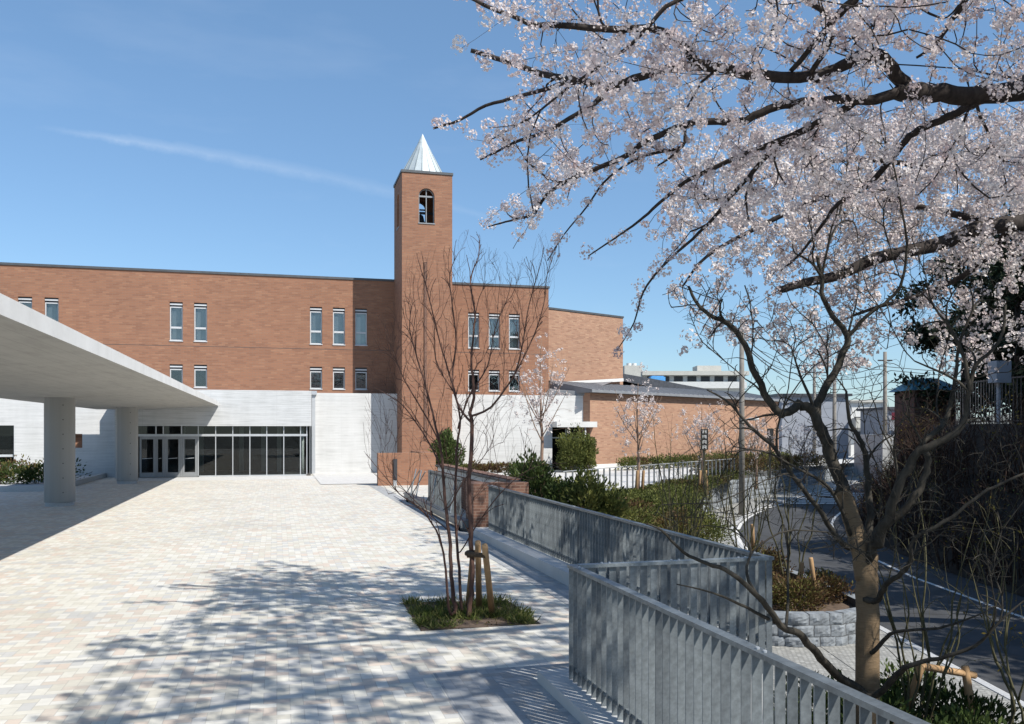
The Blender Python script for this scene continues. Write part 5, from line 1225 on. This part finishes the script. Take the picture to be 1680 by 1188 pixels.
for z1_, z2_, dx in ((8.05,8.2,-.7),(8.05,8.2,.7),(7.65,7.6,-.6),(7.65,7.6,.6),(6.9,7.0,0)):
    wire((b1.x+dx*C_, b1.y-dx*S_, z1_), (b2_.x+dx*1.6*C_, b2_.y-dx*1.6*S_, z2_), .8, WLAB)
for z1_, dz, dx in ((7.5,.2,-.5),(7.2,.1,.5),(6.4,0,0),(5.9,-.2,0),(5.4,-.3,0)):
    wire((b2_.x, b2_.y, z1_), (b3.x+dx, b3.y, z1_-.5), .4, WLAB); wire((b3.x+dx, b3.y, z1_-.5), (far.x, far.y, z1_-.3), .9, WLAB)
sl = thing('street_lamp', 'white tube street lamp on an arm from the nearest utility pole', 'lamp', (b1.x, b1.y, 3)); zz = H + (YH-688)/F*44.5
obj('arm', MB().bar((b1.x+.18, b1.y, zz), (b1.x+.35*C_, b1.y-.35*S_, zz), .05), M['alu'], sl); obj('lamp_head', MB().tube([(b1.x+.35*C_, b1.y-.35*S_, zz), (b1.x+.85*C_, b1.y-.85*S_, zz+.03)], .075, 10), M['white'], sl, True)
def sign_post(label, u0, t_, v0, v1, marks):
    p = LT((u0-840)/F*t_, t_, -.2); z0, z1 = H+(YH-v1)/F*t_, H+(YH-v0)/F*t_; root = thing('sign_post', label, 'sign', tuple(p))
    obj('post', MB(Matrix.Translation(p) @ Matrix.Rotation(-YAW,4,'Z')).box(-.05,.05,-.05,.05,0,z0+.2), M['black'], root)
    bd = obj('board', MB(Matrix.Translation((p.x,p.y,0)) @ Matrix.Rotation(-YAW,4,'Z')).box(-.17,.17,-.10,-.052,z0,z1), M['black'], root)
    mk_ = MB(Matrix.Translation((p.x,p.y,0)) @ Matrix.Rotation(-YAW,4,'Z')); n = marks
    for k in range(n):
        zc = z1 - (z1-z0)*(k+.5)/n; s = (z1-z0)/n*.36
        mk_.box(-s,s,-.106,-.101,zc+s*.55,zc+s*.85); mk_.box(-s,-s*.6,-.106,-.101,zc-s*.85,zc+s*.54); mk_.box(s*.6,s,-.106,-.101,zc-s*.85,zc+s*.54); mk_.box(-s*.59,s*.59,-.106,-.101,zc-s*.2,zc+s*.1)
    if n: obj('lettering', mk_, M['white'], bd)
sign_post('upright black sign board with white characters on a post by a young cherry', 1155, 40.2, 704, 738, 4)
sign_post('plain dark post with a black top board before the end of the low wing', 1263, 48, 703, 726, 0)

# ------------------------------------------------------------------ buildings beyond
def frame_at(u0, t_, z=0): return Matrix.Translation(LT((u0-840)/F*t_, t_, z)) @ Matrix.Rotation(-YAW, 4, 'Z')
ap = thing('apartment_block', 'long white apartment block on the skyline beyond the low wing roof', 'building', tuple(LT(30,150,0)))
Ma = frame_at(1024, 150); k_ = 150/F
zt = H + (YH-611)*k_; wdt = 200*k_
obj('wall', MB(Ma).box(0, wdt, .8, 12, -2.6, zt-.5), M['white'], ap)
for i in range(4): obj('balcony', MB(Ma).box(3.2, wdt, -.4, .79, zt-2.7-i*2.9, zt-1.6-i*2.9), M['white'], ap)
obj('roof', MB(Ma).box(3.0, wdt+.4, -.6, 12.4, zt-.5, zt+.2), M['cream'], ap)
obj('stair_tower', MB(Ma).box(0, 3.0, -.4, 6, -2.6, H+(YH-600)*k_), M['cream'], ap)
for x in (1.2, 2.1): obj('water_tank', MB(Ma).tube([(x,3,H+(YH-600)*k_),(x,3,H+(YH-594)*k_)], .42, 12), M['white'], ap)
for r_ in range(2):
    for i in range(7):
        x = 4.0 + i*2.3; w_ = obj('window', MB(Ma).box(x, x+1.5, .72, .795, zt-1.55-r_*2.9, zt-.62-r_*2.9), M['dark_metal'], ap)
obj('penthouse', MB(Ma).box(wdt*.62, wdt*.82, 2, 6, zt+.2, zt+1.3), M['cream'], ap)
p = at(1078, 622, 140); tag(obj('tarpaulin', MB().box(p.x-1.25, p.x+1.25, p.y-.4, p.y+.4, p.z-.35, p.z+.35).box(p.x-1.0, p.x+1.0, p.y-.3, p.y+.3, p.z+.351, p.z+.5).box(p.x-.2, p.x+.2, p.y-.2, p.y+.2, -2.6, p.z-.35), M['blue_tarp']), 'bright blue covered load on the roofline before the apartment block', 'tarpaulin')
def block(name, label, u0, u1, v0, t_, depth, mat, roof, wins=(), zb=-2.6):
    Mx = frame_at(u0, t_); k = t_/F; w = (u1-u0)*k; z1 = H+(YH-v0)*k
    root = thing(name, label, 'building', tuple(LT((u0-840)/F*t_, t_, 0)))
    obj('wall', MB(Mx).box(0, w, 0, depth, zb, z1), M[mat], root); obj('roof', MB(Mx).box(-.25, w+.25, -.3, depth+.3, z1, z1+.22), M[roof], root)
    for (a, b, c, d) in wins: obj('window', MB(Mx).box((a-u0)*k, (b-u0)*k, -.04, -.003, H+(YH-d)*k, H+(YH-c)*k), M['dark_metal'], root)
    return root, Mx, k
block('grey_building', 'plain grey clad building at the bend behind the bare branches', 1278, 1392, 650, 80, 14, 'grey_clad', 'roof_dark')
hw_, Mh, kh = block('white_house', 'white two storey house with balcony beside the slim pole', 1396, 1450, 660, 86, 9, 'white', 'cream', ((1402,1420,684,700),(1424,1444,684,700),(1402,1444,708,738)))
obj('balcony', MB(Mh).box(.1, 54*kh, -1.0, -.05, H+(YH-702)*kh, H+(YH-686)*kh), M['cream'], hw_)
block('shop', 'small low shop with a red awning beyond the grey wall', 1458, 1502, 672, 74, 6, 'grey_clad', 'roof_dark')
Ms = frame_at(1462, 73.2); ks = 73.2/F
tag(obj('awning', MB(Ms).box(0, 34*ks, -.7, -.1, H+(YH-690)*ks, H+(YH-677)*ks), M['red_cloth']), 'red awning stretched along the shop front', 'awning')
cw_ = thing('grey_wall', 'light grey concrete wall with bar fence where the road bends away', 'wall', tuple(LT(26,60,0))); Mg = frame_at(1448, 60); kg = 60/F
obj('wall', MB(Mg).box(0, 2.6, 0, 5, -2.6, H+(YH-714)*kg), M['concrete'], cw_)
for i in range(13): obj('bar', MB(Mg).box(.1+i*.19, .13+i*.19, .1, .13, H+(YH-714)*kg, H+(YH-690)*kg), M['dark_metal'], cw_)
obj('rail', MB(Mg).box(.05, 2.55, .09, .14, H+(YH-690)*kg, H+(YH-689)*kg+.02), M['dark_metal'], cw_)
Mb = frame_at(1497, 50); kb_ = 50/F; bh = thing('brown_hut', 'brown hut with a blue tiled roof at the end of the bank', 'hut', tuple(LT(23.5,50,2.75)))
zb_ = H+(YH-640)*kb_; obj('wall', MB(Mb).box(.2, 2.6, .2, 2.8, -.5, zb_), M['brown_wall'], bh)
rb = MB(Mb); rb.face([(-.1,-.1,zb_),(2.9,-.1,zb_),(2.1,1.5,zb_+.75),(.7,1.5,zb_+.75)], [(0,0),(3,0),(2.2,1.7),(.8,1.7)]); rb.face([(2.9,-.1,zb_),(2.9,3.1,zb_),(2.1,1.5,zb_+.75)], [(0,0),(3.2,0),(1.6,1.7)]); rb.face([(2.9,3.1,zb_),(-.1,3.1,zb_),(.7,1.5,zb_+.75),(2.1,1.5,zb_+.75)], [(0,0),(3,0),(2.2,1.7),(.8,1.7)]); rb.face([(-.1,3.1,zb_),(-.1,-.1,zb_),(.7,1.5,zb_+.75)], [(0,0),(3.2,0),(1.6,1.7)])
rb.face([(-.1,-.1,zb_-.001),(-.1,3.1,zb_-.001),(2.9,3.1,zb_-.001),(2.9,-.1,zb_-.001)]); obj('roof', rb, M['blue_tile'], bh)
hm = MB()
for k in range(40):
    a0, a1 = k/40, (k+1)/40; f = lambda a: 14 + 9*math.sin(a*9) + 5*math.sin(a*23+1)
    p0, p1 = LT(-700+1600*a0, 900, -2.6), LT(-700+1600*a1, 900, -2.6); q0, q1 = p0+Vector((20,120,f(a0))), p1+Vector((20,120,f(a1))); hm.face([p0,p1,q1,q0])
    hm.face([q0,q1,q1+Vector((20,200,-f(a1))),q0+Vector((20,200,-f(a0)))])
struct(obj('hills', hm, M['land']))
